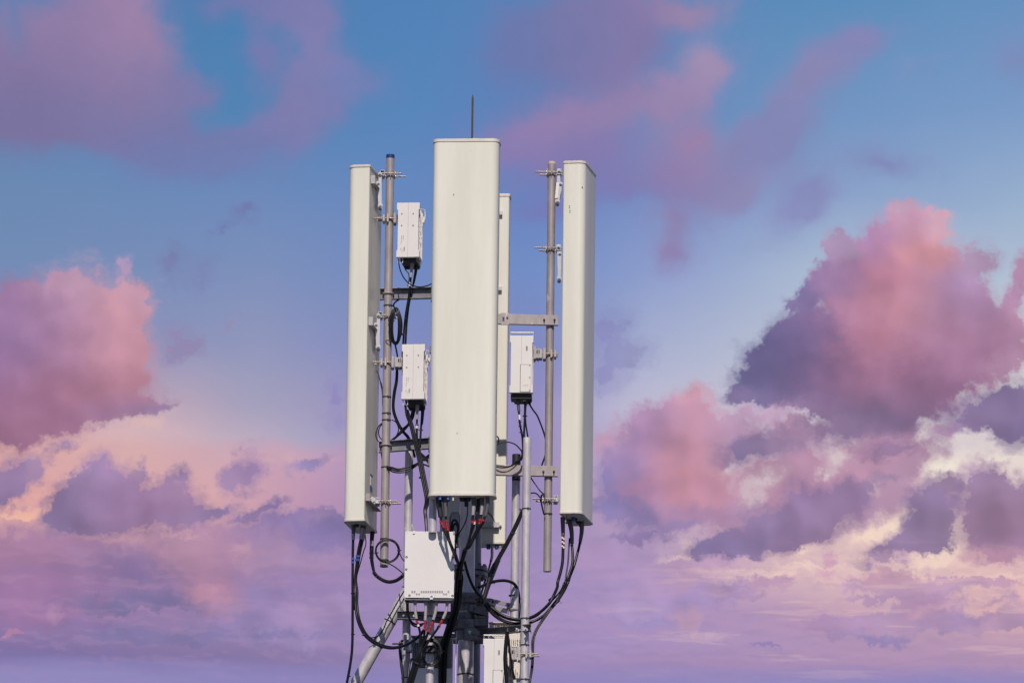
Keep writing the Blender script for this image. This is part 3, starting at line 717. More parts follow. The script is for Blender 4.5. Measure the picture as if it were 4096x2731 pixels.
# main mast: a thick tube in front of a tapered pole
YT, YM = .15, .40
x1 = at('S', 1866, 2400, YT).x
z1 = hz('S', 1866, 1500, YT)
mast_tube = thing('mast_tube', 'thick galvanised tube bolted to the front of the mast under the middle antenna', 'mast', (x1, YT, 0))
part('tube', G().pipe((x1, YT, 0), (x1, YT, z1), .059, .006), M['zinc_new'], mast_tube)
tie(mast_tube, (x1, YT, hz('O', 1640, 1385, YT)), .0595)
x2 = at('S', 1879, 2400, YM).x
ztopm = hz('S', 1876, 549, YM) - .016
mast = thing('mast', 'tapered grey steel mast rising behind the thick tube to the top of the middle antenna', 'mast', (x2, YM, 0))
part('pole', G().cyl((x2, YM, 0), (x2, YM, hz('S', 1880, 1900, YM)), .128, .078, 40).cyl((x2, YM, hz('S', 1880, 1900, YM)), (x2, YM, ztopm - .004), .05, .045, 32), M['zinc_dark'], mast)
part('top_cap', G().lathe((x2, YM, ztopm - .02), (0, 0, 1), [(0, .0505), (.014, .05), (.018, .046), (.0195, .02)]), M['pink'], mast)
zc = hz('F', 690, 1185, .30)
fl = part('flange', G().cyl((x2, YM, zc + .004), (x2, YM, zc + .036), .128, .128, 40).cyl((x2, YM, zc - .036), (x2, YM, zc - .004), .128, .128, 40), M['zinc_dark'], mast, .004)
g = G()
for k in range(12):
    a = 2 * math.pi * (k + .3) / 12
    p = Vector((x2 + .112 * math.cos(a), YM + .112 * math.sin(a), zc))
    g.hexa(p + Vector((0, 0, .036)), (0, 0, 1), .012, .018); g.hexa(p - Vector((0, 0, .036)), (0, 0, -1), .012, .018)
each('bolt', g, M['zinc_dark'], fl)
# lightning rod
p0 = at('K', 1090, 1085, YM); p1 = at('K', 1100, 205, YM); pk = at('K', 1100, 292, YM)
rod = thing('lightning_rod', 'thin brown lightning rod with a pointed tip above the middle antenna', 'lightning rod', (x2 + .03, YM, p0.z))
xx = p0.x
part('shaft', G().cyl((xx, YM, ztopm - .01), (xx, YM, pk.z), .0071, .0071, 16), M['rust'], rod)
part('tip', G().lathe((xx, YM, pk.z), (0, 0, 1), [(0, .0066), (.004, .0066), (.025, .0042), (p1.z - pk.z, .0008)], 16), M['rust'], rod)
# slanting brace at the lower left
pa = at('E', 305, 1568, .25); pb = at('E', 905, 490, .22)
dirb = (pb - pa).normalized()
brace = thing('brace_pipe', 'slanting galvanised brace pipe rising from the lower left to behind the white cabinet', 'brace', pa - dirb * 2)
part('tube', G().pipe(pa - dirb * 2.2, pb + dirb * .42, .0435, .004, 36), M['zinc_new'], brace)
for t, x, y in (('E', 965, 150), ('E', 770, 650), ('E', 560, 985)):
    q = at(t, x, y, .2); s_ = (q - pa).dot(dirb)
    tie(brace, pa + dirb * s_, .0438, dirb, w=.007)

# ------------------------------------------------------------------ crossbars
def channel(g, a, b, h, d, t=.006, face=-1):
    """C section from a to b: web facing face*Y, flanges of depth d"""
    a, b = Vector(a), Vector(b)
    X = (b - a).normalized(); Z = Vector((0, 0, 1)); Yd = Vector((0, face, 0))
    Lh = (b - a).length; c = (a + b) / 2
    g.box(c, (Lh, t, h), X, Yd, Z)
    for s in (1, -1):
        g.box(c + Z * (s * (h / 2 - t / 2)) + Yd * (d / 2 + t / 2), (Lh, d, t), X, Yd, Z)
    return g
def ubolt(g, c, r, back, rr=.006):
    """U bolt round an upright pipe, closed at the front"""
    c = Vector(c)
    pts = [c + Vector((-r, back, 0))] + [c + Vector((r * math.cos(a), r * math.sin(a), 0)) for a in [math.pi + math.pi * k / 14 for k in range(15)]] + [c + Vector((r, back, 0))]
    return g.tube(pts, rr, 10, raw=True)

def crossbar_left(name, label, tA, tB, hpx, ub):
    a = at(*tA, .045); b = at(*tB, .045)
    b.z = a.z - (a.z - b.z)
    o = thing(name, label, 'crossbar', a, 0, 'crossbars between the mast and the support pipes')
    h = hpx * KP
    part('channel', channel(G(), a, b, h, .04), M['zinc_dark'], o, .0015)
    g = G(); z = at(*ub, 0).z
    ubolt(g, (xl, 0, z), .038, .06)
    u = part('clamp_ring', g, M['zinc'], o)
    each('nut', G().hexa((xl + .038, .058, z), (0, 1, 0), .011, .012).hexa((xl - .038, .058, z), (0, 1, 0), .011, .012), M['zinc'], u)
    part('end_plate', G().box(b + Vector((.01, .0, -.004)), (.03, .07, h + .03)), M['zinc_dark'], o, .002)
    return o
crossbar_left('crossbar', 'upper dark channel crossbar behind the left pipe, above the coiled black cable', ('B', 472, 730), ('B', 1010, 716), 46, ('B', 570, 718))
crossbar_left('crossbar', 'lower dark channel crossbar behind the left pipe, carrying the hanging galvanised pipe', ('C', 458, 1020), ('C', 985, 980), 45, ('C', 548, 995))

def crossbar_right(label, tA, tB, h, plate, bolts, slot):
    a = at(*tA, -.05); b = at(*tB, -.05)
    o = thing('crossbar', label, 'crossbar', a, 0, 'crossbars between the mast and the support pipes')
    part('bar', channel(G(), a, b, h, .035, .006, 1), M['zinc'], o, .0015)
    if plate:
        p = at(*plate, -.058)
        pl = part('splice_plate', G().box(p, (.062, .008, h + .017)), M['zinc'], o, .0015)
        for dx, dz in ((-.012, .012), (.016, .014)):
            part('bolt', G().hexa(p + Vector((dx, -.004, dz)), (0, -1, 0), .0075, .014), M['zinc_dark'], pl)
        each('slot', G().box(p + Vector((-.012, -.0045, -.012)), (.016, .002, .007)).box(p + Vector((.016, -.0045, .012)), (.008, .002, .013)), M['dark'], pl)
    for t, x, y in bolts:
        q = at(t, x, y, -.053)
        bo = part('bolt', G().cyl(q, q + Vector((0, -.006, 0)), .0085).hexa(q + Vector((0, -.005, 0)), (0, -1, 0), .0068, .010).cyl(q, q + Vector((0, -.032, 0)), .0042, seg=12), M['zinc_dark'], o)
    if slot:
        q = at(*slot, -.0535)
        each('slot', G().box(q, (.013, .0015, .007)), M['label'], o)
    return o
crossbar_right('upper flat steel crossbar joining the mast to the right support pipe', ('I', 215, 180), ('I', 805, 194), .074, ('I', 290, 183), (('I', 668, 190), ('I', 767, 188)), None)
crossbar_right('lower flat steel crossbar behind the bright front pipe, with two dark bolts', ('J', 195, 430), ('J', 800, 443), .076, None, (('J', 660, 446), ('J', 762, 444)), None)

# ------------------------------------------------------------------ antennas
def antenna(label, c, yaw, w, t, zlo, zhi, m, rf=.05, cap_h=.030, rb=.012):
    o = thing('panel_antenna', label, 'antenna', (c[0], c[1], zlo), yaw, 'tall panel antennas round the mast')
    F = Frame((c[0], c[1], 0), yaw)
    base = rrect(w, t, rf, rb)
    part('radome', G().prism(base, F(0, 0, zlo + cap_h * .6), F.X, F.Y, F.Z, zhi - zlo - cap_h * 1.2), m, o, sharp=30)
    big = rrect(w + .011, t + .010, rf + .005, rb + .004)
    sm = rrect(w - .006, t - .006, rf - .003, rb - .002)
    part('top_cap', G().prism(big, F(0, 0, zhi - cap_h + .006), F.X, F.Y, F.Z, cap_h - .006), M['cap'], o, .004, sharp=30)
    part('bottom_cap', G().prism(big, F(0, 0, zlo), F.X, F.Y, F.Z, cap_h - .008), M['cap'], o, .004, sharp=30)
    part('joint', G().prism(sm, F(0, 0, zhi - cap_h * 1.05), F.X, F.Y, F.Z, .02), M['dark'], o, sharp=30)
    return o, F

# middle
zhi = hz('S', 1867, 555, -.95); zlo = hz('S', 1849, 1982, -.95)
cm = W(1858, 1270, -.95); 
mid_ant, Fm = antenna('tallest cream panel antenna, facing straight ahead in the middle of the mast', (cm.x, -.87), R(-4.5), .478, .16, zlo, zhi, M['radome'], .05, .030)
# left
Yn = -.25
pn = W(819 * 1.7415, 1370, Yn)
zhi = hz('S', 1435, 659, Yn); zlo = hz('S', 1420, 2084, Yn)
cl = (pn.x + .245 * math.sin(R(10)), Yn + .245 * math.cos(R(10)))
left_ant, Fl = antenna('cream panel antenna on the left, turned sideways with its shaded back to the pipe', cl, R(-100), .49, .157, zlo, zhi, M['radome'], .05, .026)
# right
pn = W(1313.5 * 1.7415, 1370, Yn)
zhi = hz('S', 2290, 643, Yn); zlo = hz('S', 2275, 2053, Yn)
cr_ = (pn.x + .245 * math.sin(R(11)) + .003, Yn + .245 * math.cos(R(11)))
right_ant, Fr = antenna('cream panel antenna on the right, its rounded front turned away into the shade', cr_, R(79), .49, .162, zlo, zhi, M['radome'], .052, .026)
# back
Yb = .85
zhi = hz('S', 2000, 776, Yb); zlo = hz('S', 1990, 2176, Yb)
pe = W(2033, 1500, Yb)
back_ant, Fb = antenna('cream panel antenna seen from behind, mostly hidden by the middle one', (pe.x - .245, Yb + .08), R(175.5), .49, .16, zlo, zhi, M['radome'], .05, .030)

# what is printed on or stuck to them, small scuffs
def fleck(o, p, r, d, m='ink'):
    part('scuff', G().cyl(p, Vector(p) + Vector(d) * .002, r, r * .9, 8), M[m], o)
for x, y, r in ((1421, 692, .0035), (1241, 1138, .004)):
    fleck(mid_ant, at('A', x, y, -.951), r, (0, -1, 0))
for t, x, y in (('C', 1276, 865), ('H', 110, 1210)):
    fleck(mid_ant, at(t, x, y, -.951), .004, (0, -1, 0))
for t, x, y in (('H', 911, 542), ('H', 916, 586), ('H', 1035, 360)):
    fleck(right_ant, at(t, x, y, -.256), .0045, (0, -1, 0), 'matte')
# sticker on the shaded back of the left antenna
nb = Fl.Y
for t, x0, y0, x1_, y1_, m in (('C', 365, 1300, 398, 1325, 'navy'), ('C', 363, 1326, 398, 1420, 'label'), ('C', 365, 1428, 390, 1475, 'blue')):
    a = at(t, (x0 + x1_) / 2, (y0 + y1_) / 2, -.1)
    q = (a - Fl.o).dot(Fl.X)
    # slide to where the ray meets the back of the panel
    for _ in range(6):
        k = ((Fl(0, .0805, 0) - CAM).dot(nb)) / (a - CAM).dot(nb); a = CAM + (a - CAM) * k
    part('sticker', G().box(a + nb * .001, (.085, .002, (y1_ - y0) * .38 * KP), Fl.X, Fl.Y, Fl.Z), M[m], left_ant, label={'navy': 'navy stripe of the data sticker', 'label': 'white panel of the data sticker', 'blue': 'blue stripe of the data sticker'}[m])

# bottom ports
def ports(o, F, z, xs, m='matte', r=.017, h=.025, y=0.):
    for x in xs:
        part('port', G().lathe(F(x, y, z), (0, 0, -1), [(-.004, r * 1.25), (.006, r * 1.25), (.007, r), (h, r)], 14), M[m], o)
ports(mid_ant, Fm, mid_ant.location.z, (-.15, -.105, .0, .045))
g_ = mid_ant.location.z
for t, x, y in (('N', 395, 150), ('N', 605, 150)):
    p = at(t, x, y, -.93); p.z = g_
    b_ = part('dust_cap', G().lathe(p, (0, 0, -1), [(-.002, .016), (.004, .016), (.005, .007), (.010, .007), (.011, .010), (.028, .0125)], 12), M['blue'], mid_ant)
p = at('N', 737, 170, -.93); part('dust_cap', G().cyl((p.x, p.y, g_), (p.x, p.y, g_ - .032), .0055, .0055, 10), M['label'], mid_ant)
ports(left_ant, Fl, left_ant.location.z, (-.13, .12), 'matte', .014, .018)
ports(right_ant, Fr, right_ant.location.z, (-.05, .06, .17), 'matte', .014, .018)
p = at('J', 950, 890, -.1); p.z = right_ant.location.z
part('dust_cap', G().lathe(p, (0, 0, -1), [(-.002, .016), (.006, .018), (.008, .014), (.026, .014)], 12), M['blue'], right_ant)
p = at('J', 884, 905, -.2); z0 = right_ant.location.z
part('hanging_cap', G().cyl((p.x, p.y, z0), (p.x, p.y, z0 - .05), .0022, .0022, 8).lathe((p.x, p.y, z0 - .05), (0, 0, -1), [(0, .004), (.004, .0085), (.015, .0085), (.018, .003)], 10), M['matte'], right_ant)
p = at('F', 746, 880, .9); z0 = back_ant.location.z
part('hanging_cap', G().cyl((p.x, p.y, z0), (p.x, p.y, z0 - .05), .0022, .0022, 8).lathe((p.x, p.y, z0 - .05), (0, 0, -1), [(0, .004), (.004, .0095), (.015, .0095), (.018, .003)], 10), M['matte'], back_ant)

# ------------------------------------------------------------------ antenna brackets
def clamp_on_pipe(root, xp, z, s, rod_len, r):
    """jaws either side of an upright pipe and two threaded rods; s=+1: rods run out to the right"""
    c = Vector((xp, 0, z))
    jaw = G()
    for yy in (-1, 1):
        pass
    # jaw on the antenna side: a small open channel; jaw on the far side: an angle
    u = c + Vector((-s * (r + .012), 0, 0))
    jaw.box(u, (.004, .13, .040)); jaw.box(u + Vector((-s * .014, 0, .018)), (.028, .13, .004)); jaw.box(u + Vector((-s * .014, 0, -.018)), (.028, .13, .004)); jaw.box(u + Vector((-s * .028, 0, 0)), (.004, .13, .040))
    part('jaw', jaw, M['bright'], root, .0012)
    v = c + Vector((s * .004, 0, 0))
    j2 = G()
    j2.box(v + Vector((0, -r - .012, 0)), (.005, .030, .046)); j2.box(v + Vector((0, r + .012, 0)), (.005, .030, .046))
    j2.box(c + Vector((s * (r + .004), 0, 0)), (.007, .13, .038))
    part('jaw', j2, M['zinc'], root, .0012)
    for yy, ln in zip((-.047, .047), rod_len):
        a = u + Vector((-s * .03, yy, 0)); b = c + Vector((s * (r + ln), yy, 0))
        rd = part('threaded_rod', G().cyl(a, b, .0064, .0064, 12), M['rod'], root)
        q = c + Vector((s * (r + .010), yy, 0))
        each('nut', G().hexa(q, (s, 0, 0), .0098, .010).hexa(q + Vector((s * .011, 0, 0)), (s, 0, 0), .0094, .008).cyl(q + Vector((-s * .001, 0, 0)), q + Vector((s * .001, 0, 0)), .0115, seg=16).hexa(u + Vector((-s * .032, yy, 0)), (-s, 0, 0), .0096, .009), M['bright'], root)

def flat_arm(g, a, b, w, t=.005, y=0.):
    """flat bar with round ends between two pivots (in a plane of constant Y)"""
    a, b = Vector(a), Vector(b)
    d = (b - a); d.y = 0; L_ = d.length; d.normalize(); n = Vector((-d.z, 0, d.x))
    poly = []
    for k in range(9):
        an = math.pi / 2 + math.pi * k / 8; poly.append((w / 2 * math.cos(an), w / 2 * math.sin(an)))
    for k in range(9):
        an = -math.pi / 2 + math.pi * k / 8; poly.append((L_ + w / 2 * math.cos(an), w / 2 * math.sin(an)))
    o = Vector((a.x, y, a.z))
    return g.prism(poly, o, d, n, Vector((0, 1, 0)), t)

def tilt_bracket(ant, F, ymid, xp, rp, pt, s, zc_, pivA, pivC, pivB, rod_len, chan):
    """scissor bracket between an antenna's back and its pipe; pivots are photo points"""
    A, Cc, B = (at(*q, -.05) for q in (pivA, pivC, pivB))
    root = part('tilt_bracket', G().box((xp - s * (rp + .012), 0, zc_), (.006, .10, .03)), M['bright'], ant, .001)
    clamp_on_pipe(root, xp, zc_, s, rod_len, rp)
    # channel on the back of the antenna
    if chan:
        g = G(); zA = A.z + .004
        yb = .0785 if F is Fl else .081
        F.box(g, (ymid, yb + .004, zA - .014), (.27, .006, .062)); F.box(g, (ymid, yb + .020, zA - .043), (.27, .030, .005))
        F.box(g, (ymid - .132, yb + .018, zA - .014), (.005, .028, .062)); F.box(g, (ymid + .132, yb + .018, zA - .014), (.005, .028, .062))
        ch = part('mount_channel', g, M['bright'], root, .001)
        g = G()
        for k in (-.10, -.05, .05, .10): g.hexa(F(ymid + k, yb + .007, zA - .012), F.Y, .009, .010)
        each('bolt', g, M['bright'], root)
    for y in (-.062, .050):
        ar = part('arm', flat_arm(G(), A, Cc, .026, .005, y), M['bright'], root, .001)
        ar2 = part('arm', flat_arm(G(), B, Cc, .024, .005, y + .008), M['bright'], root, .001)
    for q, rr in ((A, .010), (Cc, .012), (B, .009)):
        part('pivot_bolt', G().cyl((q.x, -.064, q.z), (q.x, -.066, q.z), rr * 1.5, seg=18).hexa((q.x, -.066, q.z), (0, -1, 0), rr, .009).cyl((q.x, -.066, q.z), (q.x, -.080, q.z), rr * .5, seg=10).cyl((q.x, -.06, q.z), (q.x, .06, q.z), rr * .6, seg=10), M['bright'], root)
    return root

tilt_bracket(left_ant, Fl, .07, xl, .0305, None, 1, hz('T', 800, 445, -.0), ('T', 520, 640), ('T', 567, 1140), ('T', 562, 432), (.058, .085), True)
tilt_bracket(left_ant, Fl, .07, xl, .0305, None, 1, hz('B', 570, 955, -.0), ('B', 430, 1042), ('B', 452, 1275), ('B', 456, 945), (.055, .075), True)
tilt_bracket(right_ant, Fr, .0, xr, .0292, None, -1, hz('H', 742, 226, 0.), ('H', 826, 330), ('H', 796, 498), ('H', 812, 206), (.092, .06), False)
tilt_bracket(right_ant, Fr, .0, xr, .0292, None, -1, hz('H', 738, 957, 0.), ('H', 818, 1000), ('H', 812, 1240), ('H', 806, 937), (.092, .06), False)
# the pale stickers on the right-hand arms
p = at('H', 793, 390, -.072); part('arm_label', G().box(p, (.022, .003, .118), Vector((1, 0, 0)), Vector((0, 1, 0)), Vector((.08, 0, 1)).normalized()), M['label'], right_ant)
# fixed bottom brackets
def fixed_bracket(ant, F, xp, rp, s, z, inner, yb, chan=True):
    root = part('fixed_bracket', G().box((xp - s * (rp + .012), 0, z), (.006, .10, .03)), M['bright'], ant, .001)
    clamp_on_pipe(root, xp, z, s, (.06, .085) if s > 0 else (.085, .06), rp)
    xa = inner
    xb_ = xp - s * (rp + .03)
    g = G()
    for y in (-.055, .05): g.box(((xa + xb_) / 2, y, z), (abs(xb_ - xa) + .03, .006, .046))
    part('arm', g, M['bright'], root, .001)
    part('pivot_bolt', G().hexa((xa + s * .012, -.058, z), (0, -1, 0), .010, .010).hexa((xa + s * .05, -.058, z), (0, -1, 0), .007, .008), M['bright'], root)
    if chan:
        g = G()
        F.box(g, (.0, yb + .004, z - .006), (.43, .006, .052)); F.box(g, (.0, yb + .020, z - .034), (.43, .034, .005)); F.box(g, (.212, yb + .018, z - .006), (.005, .030, .052))
        part('mount_channel', g, M['zinc'], root, .001)
        g = G()
        for k in (-.17, -.10, -.03, .08, .16): g.hexa(F(k, yb + .007, z), F.Y, .010, .011)
        each('bolt', g, M['bright'], root)
fixed_bracket(left_ant, Fl, xl, .0305, 1, hz('D', 650, 338, 0.), at('D', 470, 340, -.05).x, .0785)
fixed_bracket(right_ant, Fr, xr, .0292, -1, hz('J', 715, 722, 0.), at('J', 785, 722, -.05).x, .081, False)
# brackets on the back antenna
p = at('F', 910, 645, Yb - .0)
g = G()
Fb.box(g, (0, .085, p.z + .012), (.40, .006, .045)); Fb.box(g, (0, .105, p.z - .012), (.40, .045, .005))
bb = part('fixed_bracket', g, M['bright'], back_ant, .001)
for t, x, y in (('F', 893, 638), ('F', 1008, 636)):
    q = at(t, x, y, Yb - .015); part('bolt', G().hexa(q, (0, -1, 0), .011, .014).cyl(q, q + Vector((0, -.03, 0)), .005, seg=10), M['bright'], bb)
for t, x, y in (('H', 246, 612), ('H', 240, 1340)):
    q = at(t, x, y, Yb - .02)
    part('mount_channel', G().box(q, (.03, .05, .032)), M['bright'], back_ant, .001)
# link from the back antenna to the mast, so that it is carried
zz = hz('F', 900, 640, .4)
carr = thing('support_pipe', 'steel pipe in the shade behind the mast that carries the back antenna', 'pipe', (pe.x - .245, .62, 0), 0, 'antenna support pipes')
part('tube', G().pipe((pe.x - .245, .62, zz - .5), (pe.x - .245, .62, hz('S', 1900, 800, .62)), .030, .004), M['zinc_dark'], carr)
for z in (zz, zz + 1.45):
    part('link_arm', G().box((pe.x - .245, .50, z), (.05, .24, .06)).box((pe.x - .245, .71, z), (.05, .12, .05)), M['zinc_dark'], carr, .002)

# ------------------------------------------------------------------ radios
def radio(label, t, x0, x1, ytop, ybot, Y, yaw, depth, kind, group='white radio units', xb=None):
    """box radio: cover with ears, finned body, dark connector floor; corners read off the photograph"""
    a = at(t[0], (x0 + x1) / 2, ytop, Y) if isinstance(t, (list, tuple)) else at(t, (x0 + x1) / 2, ytop, Y)
    bt = t[1] if isinstance(t, (list, tuple)) else t
    xx0, xx1 = xb or (x0, x1)
    b = at(bt, (xx0 + xx1) / 2, ybot, Y)
    w = (at(bt, xx1, ybot, Y) - at(bt, xx0, ybot, Y)).length
    h = a.z - b.z
    yw = R(yaw)
    o = thing('radio_unit', label, 'radio unit', (b.x, Y, b.z), yw, group)
    F = Frame((b.x, Y, b.z), yw)
    e, ear, n = .008, .05 if kind != 'fin' else .03, w / 2
    poly = [(-n, 0), (n, 0), (n, ear), (n - e, ear + .008), (n - e, h - ear - .006), (n, h - ear), (n, h), (-n, h), (-n, h - ear), (-n + e, h - ear - .006), (-n + e, ear + .008), (-n, ear)]
    part('cover', F.plate(G(), poly, 0, .040), M['white2'], o, .003)
    g = G(); F.box(g, (0, depth * .5, h * .5 + .004), (w - .03, depth - .085, h - .03))
    part('body', g, M['white'], o, .003)
    g = G()
    nf = 11
    for k in range(nf):
        F.box(g, (-n + .022 + (w - .044) * k / (nf - 1), depth - .022, h * .5), (.0035, .05, h - .03))
    part('heat_sink', g, M['white'], o)
    g = G()                                   # side fins
    for k in range(5):
        for s in (-1, 1):
            F.box(g, (s * (n - .013), .062 + k * (depth - .13) / 4, h * .5 + .002), (.012, .007, h - .06))
    part('side_fins', g, M['white'], o)
    g = G(); F.box(g, (0, depth * .5 + .01, -.004), (w - .05, depth - .06, .030)); F.box(g, (0, depth - .04, -.014), (w - .06, .05, .030))
    part('connector_floor', g, M['matte'], o, .002)
    g = G(); F.box(g, (.0, -.0004, h * .5 if kind == 'twin' else h * .74), (.0022, .002, h - .004 if kind == 'twin' else h * .51))
    part('seam', g, M['ink'], o)
    if kind == 'twin':
        for sx_ in (-.28, .22):
            for zz in (.80, .585):
                q = F(sx_ * w, -.001, zz * h)
                part('screw', G().cyl(q, q - F.Y * .003, .0055, .0055, 12).cyl(q - F.Y * .0028, q - F.Y * .0042, .003, .003, 8), M['ink'], o)
        g = G()
        for k, (px_, pz, pw, ph) in enumerate(((-.27, .36, .006, .030), (-.20, .36, .004, .034), (-.13, .375, .004, .004), (-.27, .29, .008, .008), (-.30, .25, .004, .014), (-.30, .15, .004, .020), (-.16, .15, .010, .030), (-.24, .12, .003, .03), (-.13, .17, .003, .03))):
            F.box(g, (px_ * w, -.0006, pz * h), (pw, .0014, ph))
        part('printed_marks', g, M['ink'], o)
        g = G()
        for k in range(8): F.box(g, (n - .0065, .075 + (k % 3) * .06, h * (.80 - .07 * k)), (.002, .006, .012))
        part('vent_slots', g, M['dark'], o)
        # carrying handle on the right-hand rear corner
        g = G().tube([F(n - .02, depth * .55, h - .012), F(n + .014, depth * .62, h - .012), F(n + .016, depth * .62, h - .060), F(n + .012, depth * .62, h - .09)], .0042, 8, raw=True)
        F.box(g, (n + .006, depth * .62, h - .09), (.014, .03, .045))
        part('handle', g, M['white'], o)
        g = G().tube([F(-n + .012, .03, 0), F(-n + .012, .03, -.036), F(-n + .045, .03, -.036), F(-n + .045, .03, 0)], .0035, 8, raw=True)
        part('handle', g, M['white'], o)
    if kind == 'door':
        cx, cz, dw, dh = .18 * w, h * .255, w * .46, h * .48
        g = G(); F.box(g, (cx, -.0006, cz), (dw, .002, dh))
        dgap = part('door_gap', g, M['dark'], o)
        g = G(); F.box(g, (cx + .0012, -.0026, cz - .0012), (dw - .004, .004, dh - .004))
        dr = part('door', g, M['white2'], o, .001)
        for zz in (.46, .03, -.44):
            q = F(cx + dw * .38, -.005, cz + zz * dh)
            part('screw', G().cyl(q, q - F.Y * .003, .0055, .0055, 12), M['ink'], dr)
        g = G(); F.box(g, (cx + .0, -.0055, cz - dh * .23), (dw * .55, .0012, .008))
        part('warning_strip', g, M['yellow'], dr)
        g = G()
        for k in (-.2, 0, .2): q = F(cx + k * dw, -.0048, cz - dh * .30); g.cyl(q, q - F.Y * .0014, .0042, .0006, 3)
        part('warning_symbols', g, M['ink'], dr)
        g = G()                                 # oval logo window with upright marks
        q = []
        for k in range(20):
            an = 2 * math.pi * k / 20
            q.append((.22 * w + .0058 * math.cos(an), h * .775 + .012 * (1 if math.sin(an) >= 0 else -1) + .0058 * math.sin(an)))
        lg = part('logo_window', F.plate(G(), q, -.0012, .0016), M['dark'], o)
        g = G()
        for k in range(6): F.box(g, (.222 * w, -.0016, h * .775 + (k - 2.5) * .0052), (.0066 - .001 * (k % 2), .0012, .0022))
        part('logo_marks', g, M['label'], lg)
        g = G().tube([F(-n + .004, .09, h - .01), F(-n + .004, .09, h + .040), F(n - .004, .09, h + .040), F(n - .004, .09, h - .01)], .003, 8, raw=True)
        g.cyl(F(-n + .002, .09, h + .041), F(n - .002, .09, h + .041), .0058, .0058, 12)
        part('handle', g, M['white'], o)
        g = G().tube([F(n - .05, .10, 0), F(n - .05, .10, -.075), F(n - .02, .10, -.075), F(n - .02, .10, 0)], .0035, 8, raw=True)
        part('handle', g, M['matte'], o)
        g = G(); F.box(g, (0, .10, -.020), (w - .02, .13, .038)); part('cable_cover', g, M['matte'], o, .004)
    return o, F, w, h

def pipe_clamp(root, xp, r, z, s, xin, rods, yc=0., tall=.062):
    """cast clamp that carries a radio on a pipe; s=+1: the radio is to the right of the pipe"""
    g = G()
    xo = xp + s * (r + .004)
    g.box(((xo + xin) / 2 + s * .012, yc, z), (abs(xin - xo) - .02, .10, tall))
    g.box((xin - s * .006, yc, z + .004), (.014, .12, tall + .026))
    g.box((xin - s * .030, yc + .0, z), (.008, .125, tall + .012))
    part('mount_block', g, M['cast'], root, .003)
    g = G().box(((xo + xin) / 2 + s * .012, yc - .051, z + .012), (.022, .004, .024))
    part('recess', g, M['dark'], root)
    g = G()
    poly = [(-.052, -tall / 2 - .006), (.052, -tall / 2 - .006), (.052, tall / 2 + .006), (-.052, tall / 2 + .006)]
    g.prism(poly, (xo - s * .004, yc, z), (0, 1, 0), (0, 0, 1), (s, 0, 0), .020)
    jw = part('jaw', g, M['cast'], root, .004)
    g = G()
    xq = xp - s * (r + .003)
    g.prism([(-.052, -.026), (.052, -.026), (.052, .026), (-.052, .026)], (xq, yc, z), (0, 1, 0), (0, 0, 1), (-s, 0, 0), .016)
    g.box((xp - s * .012, yc - r - .012, z), (.016, .022, .060))
    part('jaw', g, M['cast'], root, .004)
    for yy, ln in zip((-.042, .042), rods):
        a = Vector((xo + s * .02, yc + yy, z)); b = Vector((xp - s * (r + ln), yc + yy, z))
        part('threaded_rod', G().cyl(a, b, .0062, .0062, 12), M['rod'], root)
        each('nut', G().hexa((xq - s * .016, yc + yy, z), (-s, 0, 0), .0098, .012).hexa(a, (s, 0, 0), .0095, .010), M['bright'], root)

r1, F1, w1, h1 = radio('white twin-panel radio box hung highest, right of the left pipe', ('A', 'B'), 645, 886, 1230, 336, -.17, -6.5, .31, 'twin', xb=(638, 880))
pipe_clamp(r1, xl, .0305, hz('T', 800, 1410, -.05), 1, F1(-w1 / 2, .15, 0).x, (.085, .07))
r2, F2, w2, h2 = radio('white twin-panel radio box hung lower, between the left pipe and the middle antenna', ('B', 'C'), 700, 945, 1245, 512, -.17, -6, .31, 'twin', xb=(690, 935))
pipe_clamp(r2, xl, .0305, hz('B', 570, 1430, -.05), 1, F2(-w2 / 2, .15, 0).x, (.097, .08), tall=.072)
r3, F3, w3, h3 = radio('white radio box with a small door, hung left of the right pipe', 'I', 325, 551, 342, 893, -.17, -2, .30, 'door', xb=(330, 559))
pipe_clamp(r3, xr, .0292, hz('I', 720, 515, -.05), -1, F3(w3 / 2, .15, 0).x, (.020, .03), tall=.070)
zb4 = hz('G', 1075, 1568, -.36)
r4, F4, w4, h4 = radio('white radio box with a small door, low down beside the mast at the bottom edge', 'G', 908, 1232, 920, 1820, -.36, -1, .28, 'door')

